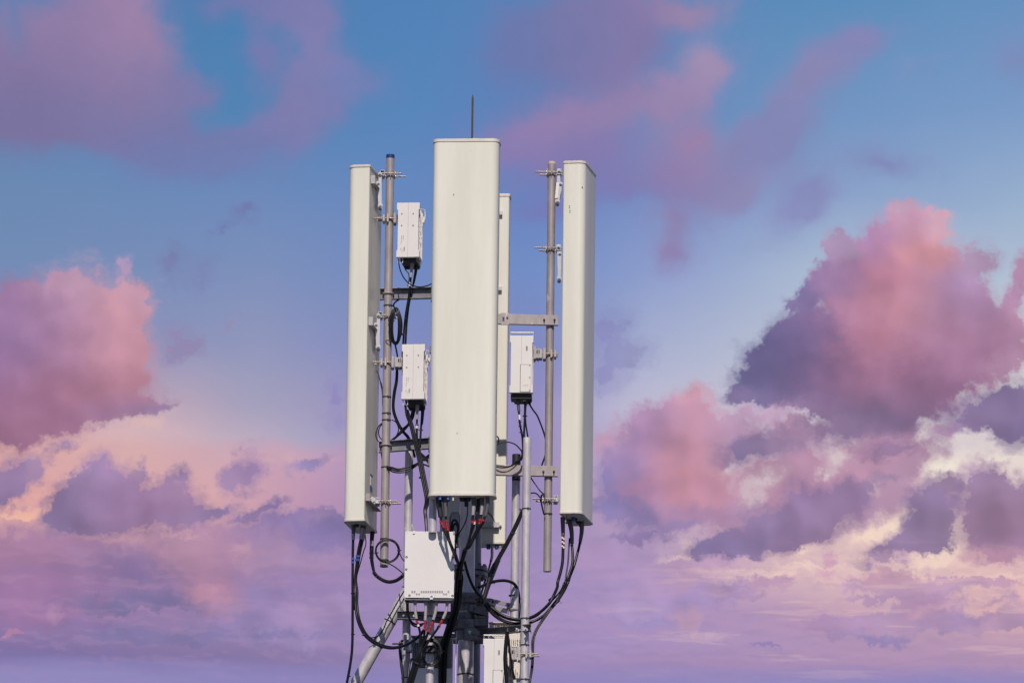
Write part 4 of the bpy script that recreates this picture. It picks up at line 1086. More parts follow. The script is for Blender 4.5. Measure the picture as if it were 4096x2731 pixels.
# radio turned with its fins to the front, low at the right
def fin_radio(label, t, x0, x1, ytop, ybot, Y, depth, nf, floor, m):
    a = at(t, (x0 + x1) / 2, ytop, Y); b = at(t, (x0 + x1) / 2, ybot, Y)
    w = at(t, x1, ytop, Y).x - at(t, x0, ytop, Y).x; h = a.z - b.z
    o = thing('finned_radio_unit', label, 'radio unit', (b.x, Y, b.z), 0, 'finned radio units')
    F = Frame((b.x, Y, b.z), 0)
    g = G(); F.box(g, (0, .05 + depth / 2, h / 2), (w, depth, h)); part('body', g, M['white'], o, .004)
    g = G()
    z0 = floor + .01
    for k in range(nf):
        hh = h - z0 - .02 - (.03 if k % 3 == 1 else 0)
        F.box(g, (-w / 2 + .008 + (w - .016) * k / (nf - 1), .025, z0 + hh / 2), (.0036, .052, hh))
    part('heat_sink', g, m, o)
    g = G()
    rnd = random.Random(3)
    for k in range(0, nf, 2):
        for q in range(4):
            F.box(g, (-w / 2 + .008 + (w - .016) * k / (nf - 1), -.001, z0 + (h - z0) * (.15 + .2 * q + .06 * rnd.random())), (.007, .006, .014))
    part('fin_spacers', g, m, o)
    if floor > .02:
        g = G(); F.box(g, (0, .03, floor / 2), (w * .96, .055, floor)); part('lower_panel', g, M['white'], o, .003)
    g = G(); F.box(g, (0, .03, h + .002), (w + .01, .07, .005)); part('top_plate', g, m, o, .001)
    return o, F, w, h
r5, F5, w5, h5 = fin_radio('pale finned radio box low on the right, its ribs showing between arm and pipe', 'G', 1000, 1460, 690, 1480, -.06, .16, 16, .0, M['white'])
# its clamp on the bright front pipe
zc5 = hz('G', 1400, 1155, -.45)
pipe_clamp(r5, xf, .0298, zc5, -1, xf - .108, (.068, .078), -.45, .086)
part('link_arm', G().box((xf - .095, -.25, zc5), (.035, .42, .07)), M['cast'], r5, .003)
r6, F6, w6, h6 = fin_radio('dark-ribbed radio box with a plain lower panel, behind the middle pipe at the bottom edge', 'O', 448, 1335, 560, 2300, -.10, .14, 22, hz('O', 900, 1240, -.10) - hz('O', 900, 2300, -.10), M['fin'])
# pale bracket plates that hold it to the pipe on its left
zk = hz('O', 500, 640, -.13)
pk_ = at('O', 530, 690, -.13)
part('mount_plate', G().box(at('O', 432, 690, -.14), (.020, .006, .115)).box(at('O', 585, 615, -.13), (.024, .006, .055)), M['bright'], r6, .001)
part('mount_arm', G().box((xk + .03, .04, pk_.z), (.07, .30, .05)), M['zinc_dark'], r6, .002)
part('clamp_rod', G().cyl(at('O', 48, 718, -.05), at('O', 330, 716, -.05), .0062, .0062, 12), M['matte'], r6)
part('clamp', G().box(at('O', 325, 690, -.06), (.024, .10, .10)).box(at('O', 420, 830, -.06), (.06, .09, .025)), M['cast'], r6, .003)
for x, y in ((638, 825), (1022, 825)):
    q = at('O', x, y, -.13); part('earth_stud', G().hexa(q, (0, -1, 0), .0085, .018), M['yellow'], r6)
g = G(); F6.box(g, (w6 / 2 + .022, .10, h6 - .30), (.006, .10, .62)); F6.box(g, (w6 / 2 + .0, .06, h6 - .01), (.05, .09, .006))
part('side_shield', g, M['white'], r6, .001)

# ------------------------------------------------------------------ the white cabinet under the middle antenna
Yc = -.722
tl, tr_ = at('D', 886, 700, Yc), at('D', 1508, 706, Yc)
blc = at('D', 866, 1533, Yc)
cw = tr_.x - tl.x; ch_ = tl.z - blc.z
cab = thing('cabinet', 'flat white equipment cabinet with a row of small vents, below the middle antenna', 'cabinet', ((tl.x + tr_.x) / 2 - .001, Yc, blc.z), R(-1))
Fc = Frame((blc.x + cw / 2 + .001, Yc, blc.z), R(-1))
g = G(); Fc.box(g, (0, .006, ch_ / 2), (cw, .012, ch_)); part('front_cover', g, M['white2'], cab, .002)
g = G()
for k in range(17): Fc.box(g, ((k - 8) * .0115, -.0002, ch_ * .47 - .02 * ((k * 7) % 5)), (.0045, .0016, ch_ * (.52 - .05 * ((k * 3) % 4))))
part('front_ribs', g, M['white2'], cab, .0004)
g = G(); Fc.box(g, (.002, .075, ch_ / 2 - .002), (cw - .012, .125, ch_ - .02)); part('body', g, M['white'], cab, .003)
g = G()
for k in range(18): Fc.box(g, (-cw / 2 + .02 + (cw - .04) * k / 17, .165, ch_ / 2), (.004, .06, ch_ - .04))
part('heat_sink', g, M['fin'], cab)
def cpt(x, y, dy=0.):
    p = at('D', x, y, Yc); return Fc.o + Fc.X * (p - Fc.o).dot(Fc.X) + Fc.Z * (p.z - Fc.o.z) + Fc.Y * dy
for x, y in ((897, 1024), (893, 1179), (1483, 1188), (1212, 1524), (934, 1505), (1474, 1512), (1480, 1035)):
    q = cpt(x, y, -.0012)
    part('screw_hole', G().cyl(q, q + Fc.Y * .003, .0085, .0085, 16), M['dark'], cab)
    part('screw', G().cyl(q - Fc.Y * .0006 - Fc.Z * .002, q - Fc.Y * .0014 - Fc.Z * .002, .0045, .0045, 10), M['ink'], cab)
for x, y in ((905, 717), (1133, 710), (1265, 711), (1114, 1524), (1246, 1526)):
    q = cpt(x, y, -.0012); part('screw', G().cyl(q, q + Fc.Y * .002, .003, .003, 10), M['ink'], cab)
g = G()
cells = [(958, 1), (988, 1)] + [(1074 + 28.7 * k, 1) for k in range(10)] + [(1413, 1)] + [(1014, 2), (1044, 2), (1356, 2), (1384, 2)]
for x, row in cells:
    q = cpt(x + 11, 1461 if row == 1 else 1490, -.0006)
    g.box(q, (.0118, .002, .0165 if row == 1 else .0125), Fc.X, Fc.Y, Fc.Z)
part('vents', g, M['fin'], cab)
q = cpt(1210, 1545, .002); part('lug', G().box(q, (.024, .010, .014)), M['white2'], cab, .002)
q = cpt(1493, 722, -.004); part('lug', G().box(q, (.012, .006, .022)), M['zinc'], cab, .002)
# bent hook tab at the top
g = G(); q0, q1, q2, q3 = cpt(938, 634, -.03), cpt(972, 622, -.03), cpt(1003, 692, -.006), cpt(968, 694, -.006)
n_ = Vector((0, -.003, -.001))
g.add([q0, q1, q2, q3, q0 - n_, q1 - n_, q2 - n_, q3 - n_], [(0, 1, 2, 3), (7, 6, 5, 4), (0, 4, 5, 1), (1, 5, 6, 2), (2, 6, 7, 3), (3, 7, 4, 0)])
g.box(cpt(989, 715, -.004), (.016, .006, .022), Fc.X, Fc.Y, Fc.Z)
part('hook', g, M['white2'], cab)
g = G(); Fc.box(g, (0, .07, -.009), (cw - .02, .12, .014)); part('connector_floor', g, M['zinc_dark'], cab, .002)
part('carrier', G().box((xm, -.50, blc.z + .34), (.09, .14, .05)).box((xm, -.50, blc.z + .12), (.09, .14, .05)), M['zinc_dark'], cab, .002)
# cable gland at its lower left corner
q = at('E', 1048, 375, -.68); part('cable_gland', G().lathe(q + Vector((0, 0, .01)), (0, 0, -1), [(0, .016), (.012, .016), (.014, .011), (.03, .011)], 14), M['matte'], cab)
# dark box behind, under the middle antenna
pb_ = at('M', 1495, 600, -.25)
jb = thing('junction_box', 'small dark grey box with chamfered top corners, shaded between the cabinet and mast', 'box', pb_)
poly = [(-.038, -.09), (.042, -.09), (.042, .045), (.028, .075), (-.022, .075), (-.038, .03)]
part('case', G().prism(poly, pb_ + Vector((0, 0, .03)), (1, 0, 0), (0, 0, 1), (0, 1, 0), .10), M['zinc_dark'], jb, .004)
part('cover', G().prism([(-.026, -.085), (.036, -.085), (.036, .04), (.024, .066), (-.018, .066), (-.026, .028)], pb_ + Vector((0, -.006, .03)), (1, 0, 0), (0, 0, 1), (0, 1, 0), .006), M['fin'], jb, .002)

# ------------------------------------------------------------------ collars and arms on the mast
def collar(label, z, blocks, bolts, rings):
    o = thing('mast_collar', label, 'collar', (x1, YT, z), 0, 'steel collars bolting the tube to the mast')
    for c, size, ry_ in blocks:
        Rm = Matrix.Rotation(ry_, 3, 'Y')
        g = G().box(c, size, Rm @ Vector((1, 0, 0)), (0, 1, 0), Rm @ Vector((0, 0, 1)))
        g.box(Vector(c) + Vector((0, .03, -size[2] / 2 - .003)), (size[0] + .012, .075, .006), Rm @ Vector((1, 0, 0)), (0, 1, 0), Rm @ Vector((0, 0, 1)))
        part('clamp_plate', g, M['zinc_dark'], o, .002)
    for q in bolts:
        part('bolt', G().cyl(q, q + Vector((0, -.004, 0)), .015, .015, 18).hexa(q + Vector((0, -.003, 0)), (0, -1, 0), .0125, .012).cyl(q + Vector((0, -.012, 0)), q + Vector((0, -.032, 0)), .0065, seg=10), M['zinc_dark'], o)
    for zz, hh, rr in rings:
        part('band', G().pipe((x1, YT, zz - hh / 2), (x1, YT, zz + hh / 2), rr, .012, 36).box((x1, YT + .11, zz), (.17, .10, hh)).box((x2, YM - .12, zz), (.28, .04, hh)), M['zinc_dark'], o, .002)
    return o
def cb(x0, x1_, y0, y1_, Y=YT - .09, d=.018):
    a, b = at('P', x0, y0, Y), at('P', x1_, y1_, Y)
    return ((a + b) / 2, (abs(b.x - a.x), d, abs(a.z - b.z)))
c, s_ = cb(215, 528, 355, 555)
collar('upper steel collar on the thick mast tube, with two dark bolts', c.z, [(c, s_, 0.)], [at('P', 335, 455, YT - .102), at('P', 455, 440, YT - .102)], [(c.z, s_[2] * .9, .074)])
c, s_ = cb(400, 800, 650, 790)
collar('skewed steel collar plate on the mast, sloping down to the right', c.z, [(c, s_, R(14))], [at('P', 520, 680, YT - .102), at('P', 705, 755, YT - .102)], [(hz('P', 300, 640, YT - .05), .06, .070), (hz('P', 300, 840, YT - .05), .05, .070)])
c, s_ = cb(90, 510, 905, 1095)
collar('wide steel collar plate across the mast tube, above the right arm', c.z, [(c, s_, R(1))], [at('P', 360, 1000, YT - .102)], [(c.z, s_[2] * .8, .074)])
c, s_ = cb(300, 700, 1110, 1330)
low = collar('lowest steel collar on the mast tube, with a pale bolt, where the right arm starts', c.z, [(c, s_, R(2))], [], [(c.z, s_[2] * .9, .074)])
for x, y in ((410, 1190), (500, 1225)):
    q = at('P', x, y, YT - .102)
    part('bolt', G().hexa(q, (0, -1, 0), .0125, .012).cyl(q, q + Vector((0, -.04, 0)), .007, seg=10), M['bright'] if x < 450 else M['zinc_dark'], low)
# stack of dark plates right of the tube
for k, (x, y, ww, hh, lab) in enumerate(((640, 480, .075, .030, 'dark steel lug beside the upper collar, under the crossing cables'), (660, 985, .10, .075, 'dark steel bracket block beside the wide collar plate'))):
    q = at('P', x, y, YT)
    o = thing('steel_lug', lab, 'lug', q, 0, 'dark steel lugs at the mast')
    part('plate', G().box(q, (ww, .16, hh)), M['zinc_dark'], o, .002)
    part('rib', G().box(q + Vector((ww / 2 - .004, -.085, 0)), (.006, .02, hh + .03)).box(q + Vector((0, -.083, hh * .3)), (ww, .012, .006)), M['zinc_dark'], o, .001)
# right arm from the lowest collar to the front pipe
a = at('P', 560, 1215, YT - .06); b = at('P', 1695, 1105, -.525)
arm = thing('mast_outrigger', 'dark channel arm running right from the lowest collar to the bright front pipe', 'arm', a, 0, 'arms at the foot of the mast')
part('channel', channel(G(), a, b, .052, .045, .006, -1), M['zinc_dark'], arm, .0015)
part('end_plate', G().box(b + Vector((.0, .0, -.002)), (.006, .055, .060)), M['zinc'], arm, .001)
for x, y in ((1410, 1150), (1592, 1135)):
    q = at('P', x, y, -.54)
    part('bolt', G().cyl(q, q + Vector((0, -.004, 0)), .0125, seg=18).hexa(q + Vector((0, -.003, 0)), (0, -1, 0), .0105, .012).cyl(q, q + Vector((-.006, -.05, .004)), .0058, seg=10), M['bright'], arm)
ubolt_g = G(); ubolt_z = at('P', 1600, 1145, -.45).z
part('clamp_ring', G().ring((xf, -.45, ubolt_z), (0, 0, 1), .036, .006, R(-20), R(200)), M['zinc'], arm)
# light arm behind, to the galvanised pipe
a = at('P', 800, 590, -.02); b = at('P', 1245, 700, .05)
arm2 = thing('mast_outrigger', 'pale slotted steel arm behind the mast, reaching the mottled pipe', 'arm', a, 0, 'arms at the foot of the mast')
d = (b - a).normalized(); n = Vector((0, 0, 1)); n = (n - d * n.dot(d)).normalized(); nn = d.cross(n)
Lh = (b - a).length; c = (a + b) / 2
g = G()
g.box(c + n * .028, (Lh, .006, .030), d, nn, n); g.box(c - n * .022, (Lh, .006, .036), d, nn, n); g.box(a + d * .03, (.06, .006, .086), d, nn, n); g.box(b - d * .012, (.024, .006, .080), d, nn, n)
part('bar', g, M['zinc'], arm2, .001)
part('bolt', G().hexa(a + d * .035 - nn * .004 + n * .02, (0, -1, 0), .009, .012).cyl(b + n * .008, b + n * .008 + Vector((0, -.03, 0)), .006, seg=10), M['matte'], arm2)
part('clamp_ring', G().ring((xb - .014, .10, hz('P', 1310, 705, .07)), (0, 0, 1), .038, .0065), M['zinc'], arm2)
# left arm to the hanging pipe
a = at('E', 1780, 640, -.36); b = at('E', 905, 590, .14)
a = at('E', 1760, 600, .05)
arm3 = thing('mast_outrigger', 'dark steel arm behind the cabinet connectors, reaching the hanging pipe on the left', 'arm', b, 0, 'arms at the foot of the mast')
part('channel', channel(G(), b, a, .060, .05, .006, -1), M['zinc_dark'], arm3, .0015)
q = at('E', 1100, 600, .1)
part('clamp_ring', G().ring((xk, .20, hz('E', 1060, 560, .16)), (0, 0, 1), .037, .006), M['zinc'], arm3)
part('bolt', G().hexa(at('E', 1000, 585, .10), (0, -1, 0), .009, .012).hexa(at('E', 1150, 590, .02), (0, -1, 0), .009, .012), M['bright'], arm3)
a = at('E', 1180, 610, -.38); b = at('E', 1790, 690, .05)
arm4 = thing('mast_outrigger', 'dark plate arm between the middle pipe and the lowest collar', 'arm', a, 0, 'arms at the foot of the mast')
part('channel', channel(G(), a, b, .044, .05, .006, -1), M['zinc_dark'], arm4, .0015)
part('clamp_ring', G().ring((xm, -.45, hz('E', 1385, 600, -.45)), (0, 0, 1), .037, .006), M['zinc_dark'], arm4)

# ------------------------------------------------------------------ cables
def trace(t, Y, pts):
    """photo points to world; Y is one depth, or (first, last) depths along the run"""
    out = []
    n = len(pts)
    for i, p in enumerate(pts):
        if len(p) == 3: y = p[2]
        elif isinstance(Y, tuple): y = Y[0] + (Y[1] - Y[0]) * i / max(1, n - 1)
        else: y = Y
        out.append(at(t, p[0], p[1], y))
    return out
def cable(label, P, r, group='black cables', name='cable', m='black'):
    o = part(name, G().tube(P, r, 14), M[m], None, sharp=60)
    return tag(o, label, 'cable', group)
def sleeve(o, P, r, m='sleeve', r1=None, name='sleeve'):
    return part(name, G().tube(P, r, 14, r1=r1), M[m], o, sharp=60)
def stripe(o, P, r, m='red', name='colour_band', gap=0):
    """tape round a cable between two points, in one or more bands"""
    a, b = Vector(P[0]), Vector(P[-1]); n = gap + 1
    for k in range(n):
        p, q = a.lerp(b, (k + .03) / n), a.lerp(b, (k + .9) / n)
        part(name, G().cyl(p, q, r, r, 14), M[m], o, .0005)
def connector(o, p, d, r, L_, m='grey', name='connector'):
    prof = [(0, r * .55), (L_ * .06, r * .95), (L_ * .14, r), (L_ * .26, r), (L_ * .27, r * .88), (L_ * .36, r * .88), (L_ * .37, r), (L_ * .50, r), (L_ * .52, r * .78), (L_, r * .66)]
    return part(name, G().lathe(p, d, prof, 18), M[m], o)
def cuff(o, p, d, r):
    g = G().band(p, d, r, .008, .0016, 14); g.box(Vector(p) + Vector((r + .004, -.003, 0)), (.010, .005, .005))
    part('cable_tie', g, M['matte'], o)
rc = .0098     # feeder cable

# left antenna
Z0 = left_ant.location.z
P = trace('Q', (-.10, -.12), [(378, 670), (374, 850), (371, 1050), (370, 1300), (368, 1568)]) + trace('E', (-.12, -.10), [(258, 330), (256, 600), (255, 860), (246, 1100), (218, 1320), (172, 1568), (150, 1680)])
c1 = cable('feeder cable from the front port of the left antenna, falling to the lower left corner', P, rc)
sleeve(c1, [at('Q', 392, 268, -.10), at('Q', 384, 550, -.10), at('Q', 379, 672, -.10)], .019, 'sleeve', .0115)
sleeve(c1, [at('Q', 381, 545, -.106), at('Q', 379, 672, -.106)], .0105, 'grey')
for y0, y1 in ((1038, 1100), (1118, 1176)): stripe(c1, [at('Q', 372, y0, -.12), at('Q', 371, y1, -.12)], rc + .0012, 'blue')
cuff(c1, at('E', 257, 262, -.11), (0, 0, 1), .012); cuff(c1, at('E', 255, 858, -.11), (0, 0, 1), .010); cuff(c1, at('E', 196, 1465, -.10), (.2, 0, 1), .010)
cend = trace('E', (-.12, -.58), [(300, 250), (297, 420), (322, 620), (370, 760), (440, 880), (540, 965), (680, 1035), (830, 1060), (980, 1032), (1110, 970), (1230, 870), (1292, 790)])
for k, (lab, q0, q1, q2, sl) in enumerate((
    ('blue-taped feeder from the middle port of the left antenna, looping across the brace', (538, 655), (485, 900), (422, 1500), ((572, 415), (536, 655))),
    ('feeder cable close behind the blue-taped one, curving right in front of the brace', (578, 680), (520, 950), (438, 1500), ((606, 440), (585, 680))))):
    P = trace('Q', -.10 + .02 * k, [q0, q1, ((q1[0] + q2[0]) / 2 - 4, (q1[1] + q2[1]) / 2), q2]) + [p + Vector((.012 * k, .006 * k, .008 * k)) for p in cend]
    c_ = cable(lab, P, rc - .0005)
    sleeve(c_, [at('Q', sl[0][0], 262, -.08 + .02 * k), at('Q', *sl[0], -.09 + .02 * k), at('Q', *sl[1], -.10 + .02 * k)], .018, 'sleeve', .0115)
    sleeve(c_, [at('Q', sl[0][0] - 4, sl[0][1] + 10, -.107 + .02 * k), at('Q', sl[1][0], sl[1][1], -.107 + .02 * k)], .0110, 'grey')
    for y0, y1, xx in ((990, 1045, 463), (1062, 1122, 450)): stripe(c_, [at('Q', xx + 38 * k, y0, -.10), at('Q', xx - 6 + 38 * k, y1, -.10)], rc + .001, 'blue')
    if k == 0:
        for x, y in ((418, 860), (590, 985)): cuff(c_, at('E', x, y, -.28), (.6, 0, -.6), .011)
P = trace('Q', (.02, -.06), [(628, 560), (645, 680), (640, 790), (600, 900), (560, 1050), (515, 1210), (470, 1370), (440, 1500), (432, 1568)]) + trace('E', (-.08, -.13), [(285, 330), (284, 430), (282, 500)])
cable('thin cable bowing right beside the left antenna feeders', P, .0040)
for k, lab in enumerate(('feeder cable from the rear port of the left antenna, curving under the left pipe', 'second rear-port cable of the left antenna, with a white tag near its top')):
    dx = 48 * k
    P = trace('Q', (.14, -.30), [(746 + dx * .95, 800), (746 + dx * .9, 930), (750 + dx * .7, 1060), (772 + dx * .6, 1200), (800 + dx * .4, 1310), (840, 1390)]) + trace('Q', (-.10, -.55), [(910, 1455), (1000, 1512), (1130, 1548), (1270, 1522), (1370, 1460), (1450, 1385), (1500, 1340)])
    c_ = cable(lab, P, .0082 - .001 * k)
    if k == 0:
        sleeve(c_, trace('Q', (.16, .14), [(785, 380), (782, 500), (768, 700), (766, 805)]), .0185, 'matte', .0135)
        sleeve(c_, [at('Q', 772, 690, .125), at('Q', 768, 800, .125)], .0120, 'grey')
        sleeve(c_, trace('Q', (-.05, -.55), [(815, 1360), (880, 1432), (1000, 1512), (1130, 1548), (1270, 1522), (1370, 1462), (1440, 1395)]), .0135, 'matte', name='corrugated_sleeve')
        for x, y in ((748, 955), (748, 1042)): cuff(c_, at('Q', x + 10, y, .1), (0, 0, 1), .014)
    else:
        stripe(c_, [at('Q', 790, 975, .08), at('Q', 792, 1060, .08)], .0098, 'label', 'tag')
# coil tied to the foot of the left pipe
def coil(label, t, cx, cy, rx, ry, Y, n, r, jit, seed=1, tails=(), name='cable_coil', group='coiled cables', yoff=.0):
    rnd = random.Random(seed)
    pts = []
    N = 40
    for k in range(n * N + 1):
        a = 2 * math.pi * k / N + 1.2
        j = k / N
        ax = rx + jit * math.sin(j * 2.3 + seed) ; ay = ry + jit * math.cos(j * 1.7 + seed)
        pts.append(at(t, cx + jit * .5 * math.sin(j * 3.1) + ax * math.cos(a), cy + ay * math.sin(a), Y - .012 + .006 * math.sin(j * 2.1 * math.pi + seed) - yoff * abs(math.cos(a))))
    g = G().tube(pts, r, 8, raw=True)
    for q in tails: g.tube(q, r, 8)
    o = part(name, g, M['black'], None, sharp=60)
    return tag(o, label, 'cable coil', group)
ck = coil('ring of thin black cable tied to the foot of the left pipe', 'Q', 1092, 902, 240, 236, -.045, 3, .0045, 16, 2, [trace('Q', (-.05, -.3), [(1336, 900), (1368, 990), (1410, 1070), (1470, 1130)]), trace('Q', (-.06, -.4), [(1050, 1110), (1120, 1160), (1250, 1235), (1360, 1320), (1450, 1400)])])
for x, y in ((860, 940), (1335, 890)): cuff(ck, at('Q', x, y, -.055), (0, 0, 1), .011)

# radios on the left
def grey_tail(c_, t, a, b, Y0, Y1, r=.0135, m='grey'):
    p, q = at(t, *a, Y0), at(t, *b, Y1)
    L_ = (q - p).length
    connector(c_, p, q - p, r, L_, m)
P = trace('B', (-.06, -.02), [(793, 540), (783, 650), (768, 770), (742, 920), (724, 1080), (712, 1260)]) + trace('B', (0, .05), [(706, 1400), (712, 1568)])
c_ = cable('feeder with a grey plug, dropping between the two radio boxes on the left', P, .0078)
grey_tail(c_, 'B', (809, 372), (793, 548), -.06, -.06)
stripe(c_, [at('B', 783, 600, -.055), at('B', 780, 642, -.055)], .0088, 'label', 'tag')
P = trace('B', (.02, .02), [(850, 440), (838, 520), (820, 610), (803, 690), (778, 800), (757, 950), (745, 1100), (736, 1260)]) + trace('B', (.05, .08), [(728, 1400), (735, 1568)])
c_ = cable('plain black cable beside the grey-plugged one, from the top radio box', P, .0076)
sleeve(c_, trace('B', .02, [(852, 420), (842, 500), (822, 605)]), .0120, 'matte', .009)
cable('thin black loop sagging from the top radio box to the middle antenna', trace('B', (-.12, -.55), [(668, 360), (668, 400), (682, 470), (722, 555), (790, 622), (880, 648), (960, 636), (1010, 615)]), .0046)
cable('thin black cable behind the top radio box floor', trace('B', (.0, .03), [(730, 455), (745, 480), (765, 500), (775, 560), (760, 640)]), .0032)
ck = coil('thick bundle of coiled black cable tied to the left pipe below the upper crossbar', 'B', 634, 1058, 47, 178, -.05, 8, .0062, 13, 5, [trace('B', (-.03, .03), [(636, 880), (612, 845), (622, 815), (665, 780)]), trace('B', (-.04, .06), [(628, 1240), (640, 1300), (652, 1370), (655, 1470), (652, 1568)])], yoff=.02)
for x, y in ((540, 1215),): part('cable_tie', G().ring(at('B', 575, 1215, -.03), (.1, 0, 1), .030, .0035), M['matte'], ck)
for x, y in ((585, 1000), (690, 1140)): cuff(ck, at('B', x, y, -.055), (0, 0, 1), .020)
P = trace('C', (.05, .06), [(648, 200), (638, 330), (618, 430), (606, 560), (612, 650), (648, 748), (698, 838), (755, 905), (790, 960), (815, 1040), (835, 1120)])
cable('black cable running down from the thick coil and across to the leaning cables', P, .0088)
P = trace('C', (.05, .06), [(655, 230), (650, 330), (632, 430), (616, 560), (622, 640), (660, 748), (712, 838), (770, 905), (806, 970)])
cable('thinner black cable alongside the one running down from the coil', P, .0060)
cw_ = cable('thin cable with short pale bands left of the left pipe, behind the lower radio clamp', trace('C', (.10, .05), [(438, 215), (452, 245), (465, 295), (478, 345), (492, 400), (500, 480), (497, 540), (505, 640)]), .0040, m='black')
stripe(cw_, [at('C', 438, 216, .095), at('C', 447, 236, .095)], .0048, 'label', 'tag'); stripe(cw_, [at('C', 452, 246, .095), at('C', 460, 280, .095)], .0048, 'yellow', 'tag')  # white and cream bands at the cable's upper end
cable('black cable hugging the left side of the left pipe below the radio clamp', trace('C', (.04, .02), [(478, 340), (492, 400), (500, 460), (503, 540), (506, 600), (509, 660)]), .0062)
def leaning(label, pts, r, Y): return cable(label, trace('C', Y, pts), r)
main1 = [(735, 570), (750, 680), (785, 780), (815, 900), (840, 1010), (868, 1130), (895, 1270), (925, 1420), (950, 1568)]
for k, lab in enumerate(('thick black cable from the lower left radio box, leaning down behind the cabinet', 'second thick black cable of the leaning pair beside the middle antenna', 'third leaning black cable beside the middle antenna, nearest to it')):
    P = trace('C', (-.10, -.45), [(x + 17 * k - (10 if k == 2 and y < 1000 else 0), y + (60 if k and y < 600 else 0)) for x, y in main1]) + trace('M', (-.5, -.55), [(800 + 18 * k, 230), (822 + 12 * k, 450), (838 + 6 * k, 640), (842 + 6 * k, 800)])
    c_ = cable(lab, P, .0088)
    if k == 0: cuff(c_, at('C', 900, 1330, -.33), (.15, 0, -1), .016)
P = trace('C', (-.06, -.06), [(858, 715), (855, 800), (857, 900), (862, 1000), (872, 1120), (900, 1260)])
c_ = cable('cable with a grey plug under the lower left radio box', P, .0076)
grey_tail(c_, 'C', (861, 556), (857, 724), -.06, -.06)
stripe(c_, [at('C', 855, 775, -.06), at('C', 855, 822, -.06)], .0088, 'label', 'tag'); 
for y in (784, 832): cuff(c_, at('C', 855, y, -.06), (0, 0, 1), .009)
P = trace('C', (.02, .0), [(915, 610), (908, 720), (898, 830), (892, 930), (885, 1010)])
c_ = cable('cable with a black plug under the right end of the lower left radio box', P, .0078)
sleeve(c_, trace('C', .02, [(918, 600), (914, 680), (906, 775)]), .0135, 'matte', .0105)
cuff(c_, at('C', 898, 835, .01), (0, 0, 1), .010)
for k, (lab, dx, r) in enumerate((('black cable slanting left from the lower left radio box to the left pipe', 0, .0085), ('second slanting cable, just above the first', 14, .0075), ('third slanting cable close to the lower crossbar', 26, .0060))):
    cable(lab, trace('C', (.03, .06), [(832 - dx, 610 + dx), (815 - dx, 700 + dx * .3), (770 - dx * .4, 778), (705, 850 - dx), (650, 898 - dx * .2), (600, 940 - dx * .3), (560, 965)]), r)
cable('thin black ring of cable round the left pipe above the lower crossbar', trace('C', .01, [(508, 752), (460, 790), (432, 850), (430, 905), (450, 950), (500, 968)]) , .0042, 'coiled cables')
cable('inner thin ring of cable round the left pipe above the lower crossbar', trace('C', .02, [(508, 764), (470, 800), (456, 860), (468, 912), (500, 945)]), .0040, 'coiled cables')
cable('thin cable looping right of the left pipe above the lower crossbar', trace('C', (.0, .02), [(590, 728), (630, 745), (655, 785), (664, 830), (650, 880), (620, 920), (592, 945)]), .0040, 'coiled cables')
cable('thin cable hanging below the left end of the lower crossbar', trace('C', .05, [(484, 1070), (490, 1120), (500, 1165), (515, 1200)]), .0050)
for k, lab in enumerate(('sagging black cable strapped to the left pipe, top strand', 'sagging black cable strapped to the left pipe, middle strand', 'sagging black cable strapped to the left pipe, lowest strand')):
    P = trace('C', (-.04, -.02), [(545, 1218 + 4 * k), (592, 1226 + 20 * k), (660, 1244 + 18 * k), (745, 1226 + 22 * k), (845, 1192 + 10 * k)]) + trace('C', (-.05, -.30), [(900, 1160), (940, 1125 + 14 * k), (990, 1090 + 20 * k)])
    cable(lab, P, .0068 - .0008 * k)
for k, lab in enumerate(('black cable crossing right behind the leaning trio, under the lower crossbar', 'lower crossing cable behind the leaning trio')):
    cable(lab, trace('C', (-.02, -.3), [(850, 1000 + 30 * k), (880, 1060 + 20 * k), (930, 1108 + 18 * k), (960, 1135 + 20 * k), (1000, 1150 + 60 * k)]), .0080)
cable('short cable stub curving right to the middle antenna below the lower crossbar', trace('C', (-.1, -.5), [(840, 1205), (900, 1190), (940, 1198), (990, 1218)]), .0060)

# ---- middle antenna
Zm = mid_ant.location.z
def drop(label, t, Y, boot, soft, bands, run, r=rc, boot_m='sleeve', r0=.018):
    """feeder leaving the floor of the middle antenna: boot, grey sleeve, tape, cable"""
    first = at(t, *(soft[-1] if soft else boot[-1]), Y[0])
    P = [first] + run
    c_ = cable(label, P, r)
    b0 = at(t, *boot[0], Y[0]); b0.z = Zm + .002
    sleeve(c_, [b0] + [at(t, *q, Y[0]) for q in boot[1:]], r0, boot_m, r0 * .8)
    if soft: sleeve(c_, [at(t, *q, Y[0] - .005) for q in soft], r0 * .70, 'grey', r0 * .60)
    for a, b, n, m in bands: stripe(c_, [at(t, *a, Y[0] - .001), at(t, *b, Y[0] - .001)], r + .0006, m, 'colour_band', n)
    return c_
lowrun = lambda k: [p + Vector(((k - 2) * .0105, -.012 * (k % 2), 0)) for p in trace('G', (-.36, -.06), [(572, 30), (556, 200), (540, 400), (492, 580), (445, 720), (400, 860), (362, 980), (342, 1100), (330, 1300), (325, 1568), (325, 1680)])]
drop('red-taped cable nearest the left edge under the middle antenna', 'N', (-.87, 0), [(345, 170), (360, 320), (385, 500), (410, 700)], None, [((402, 800), (424, 848), 0, 'red'), ((424, 852), (495, 990), 1, 'red')],
     [at('N', 425, 845, -.87)] + trace('N', (-.87, -.88), [(480, 1000), (545, 1130), (600, 1250), (660, 1400)]) + trace('D', (-.80, -.42), [(1470, 930), (1520, 1060), (1545, 1160)]) + lowrun(0), boot_m='matte', r0=.022)
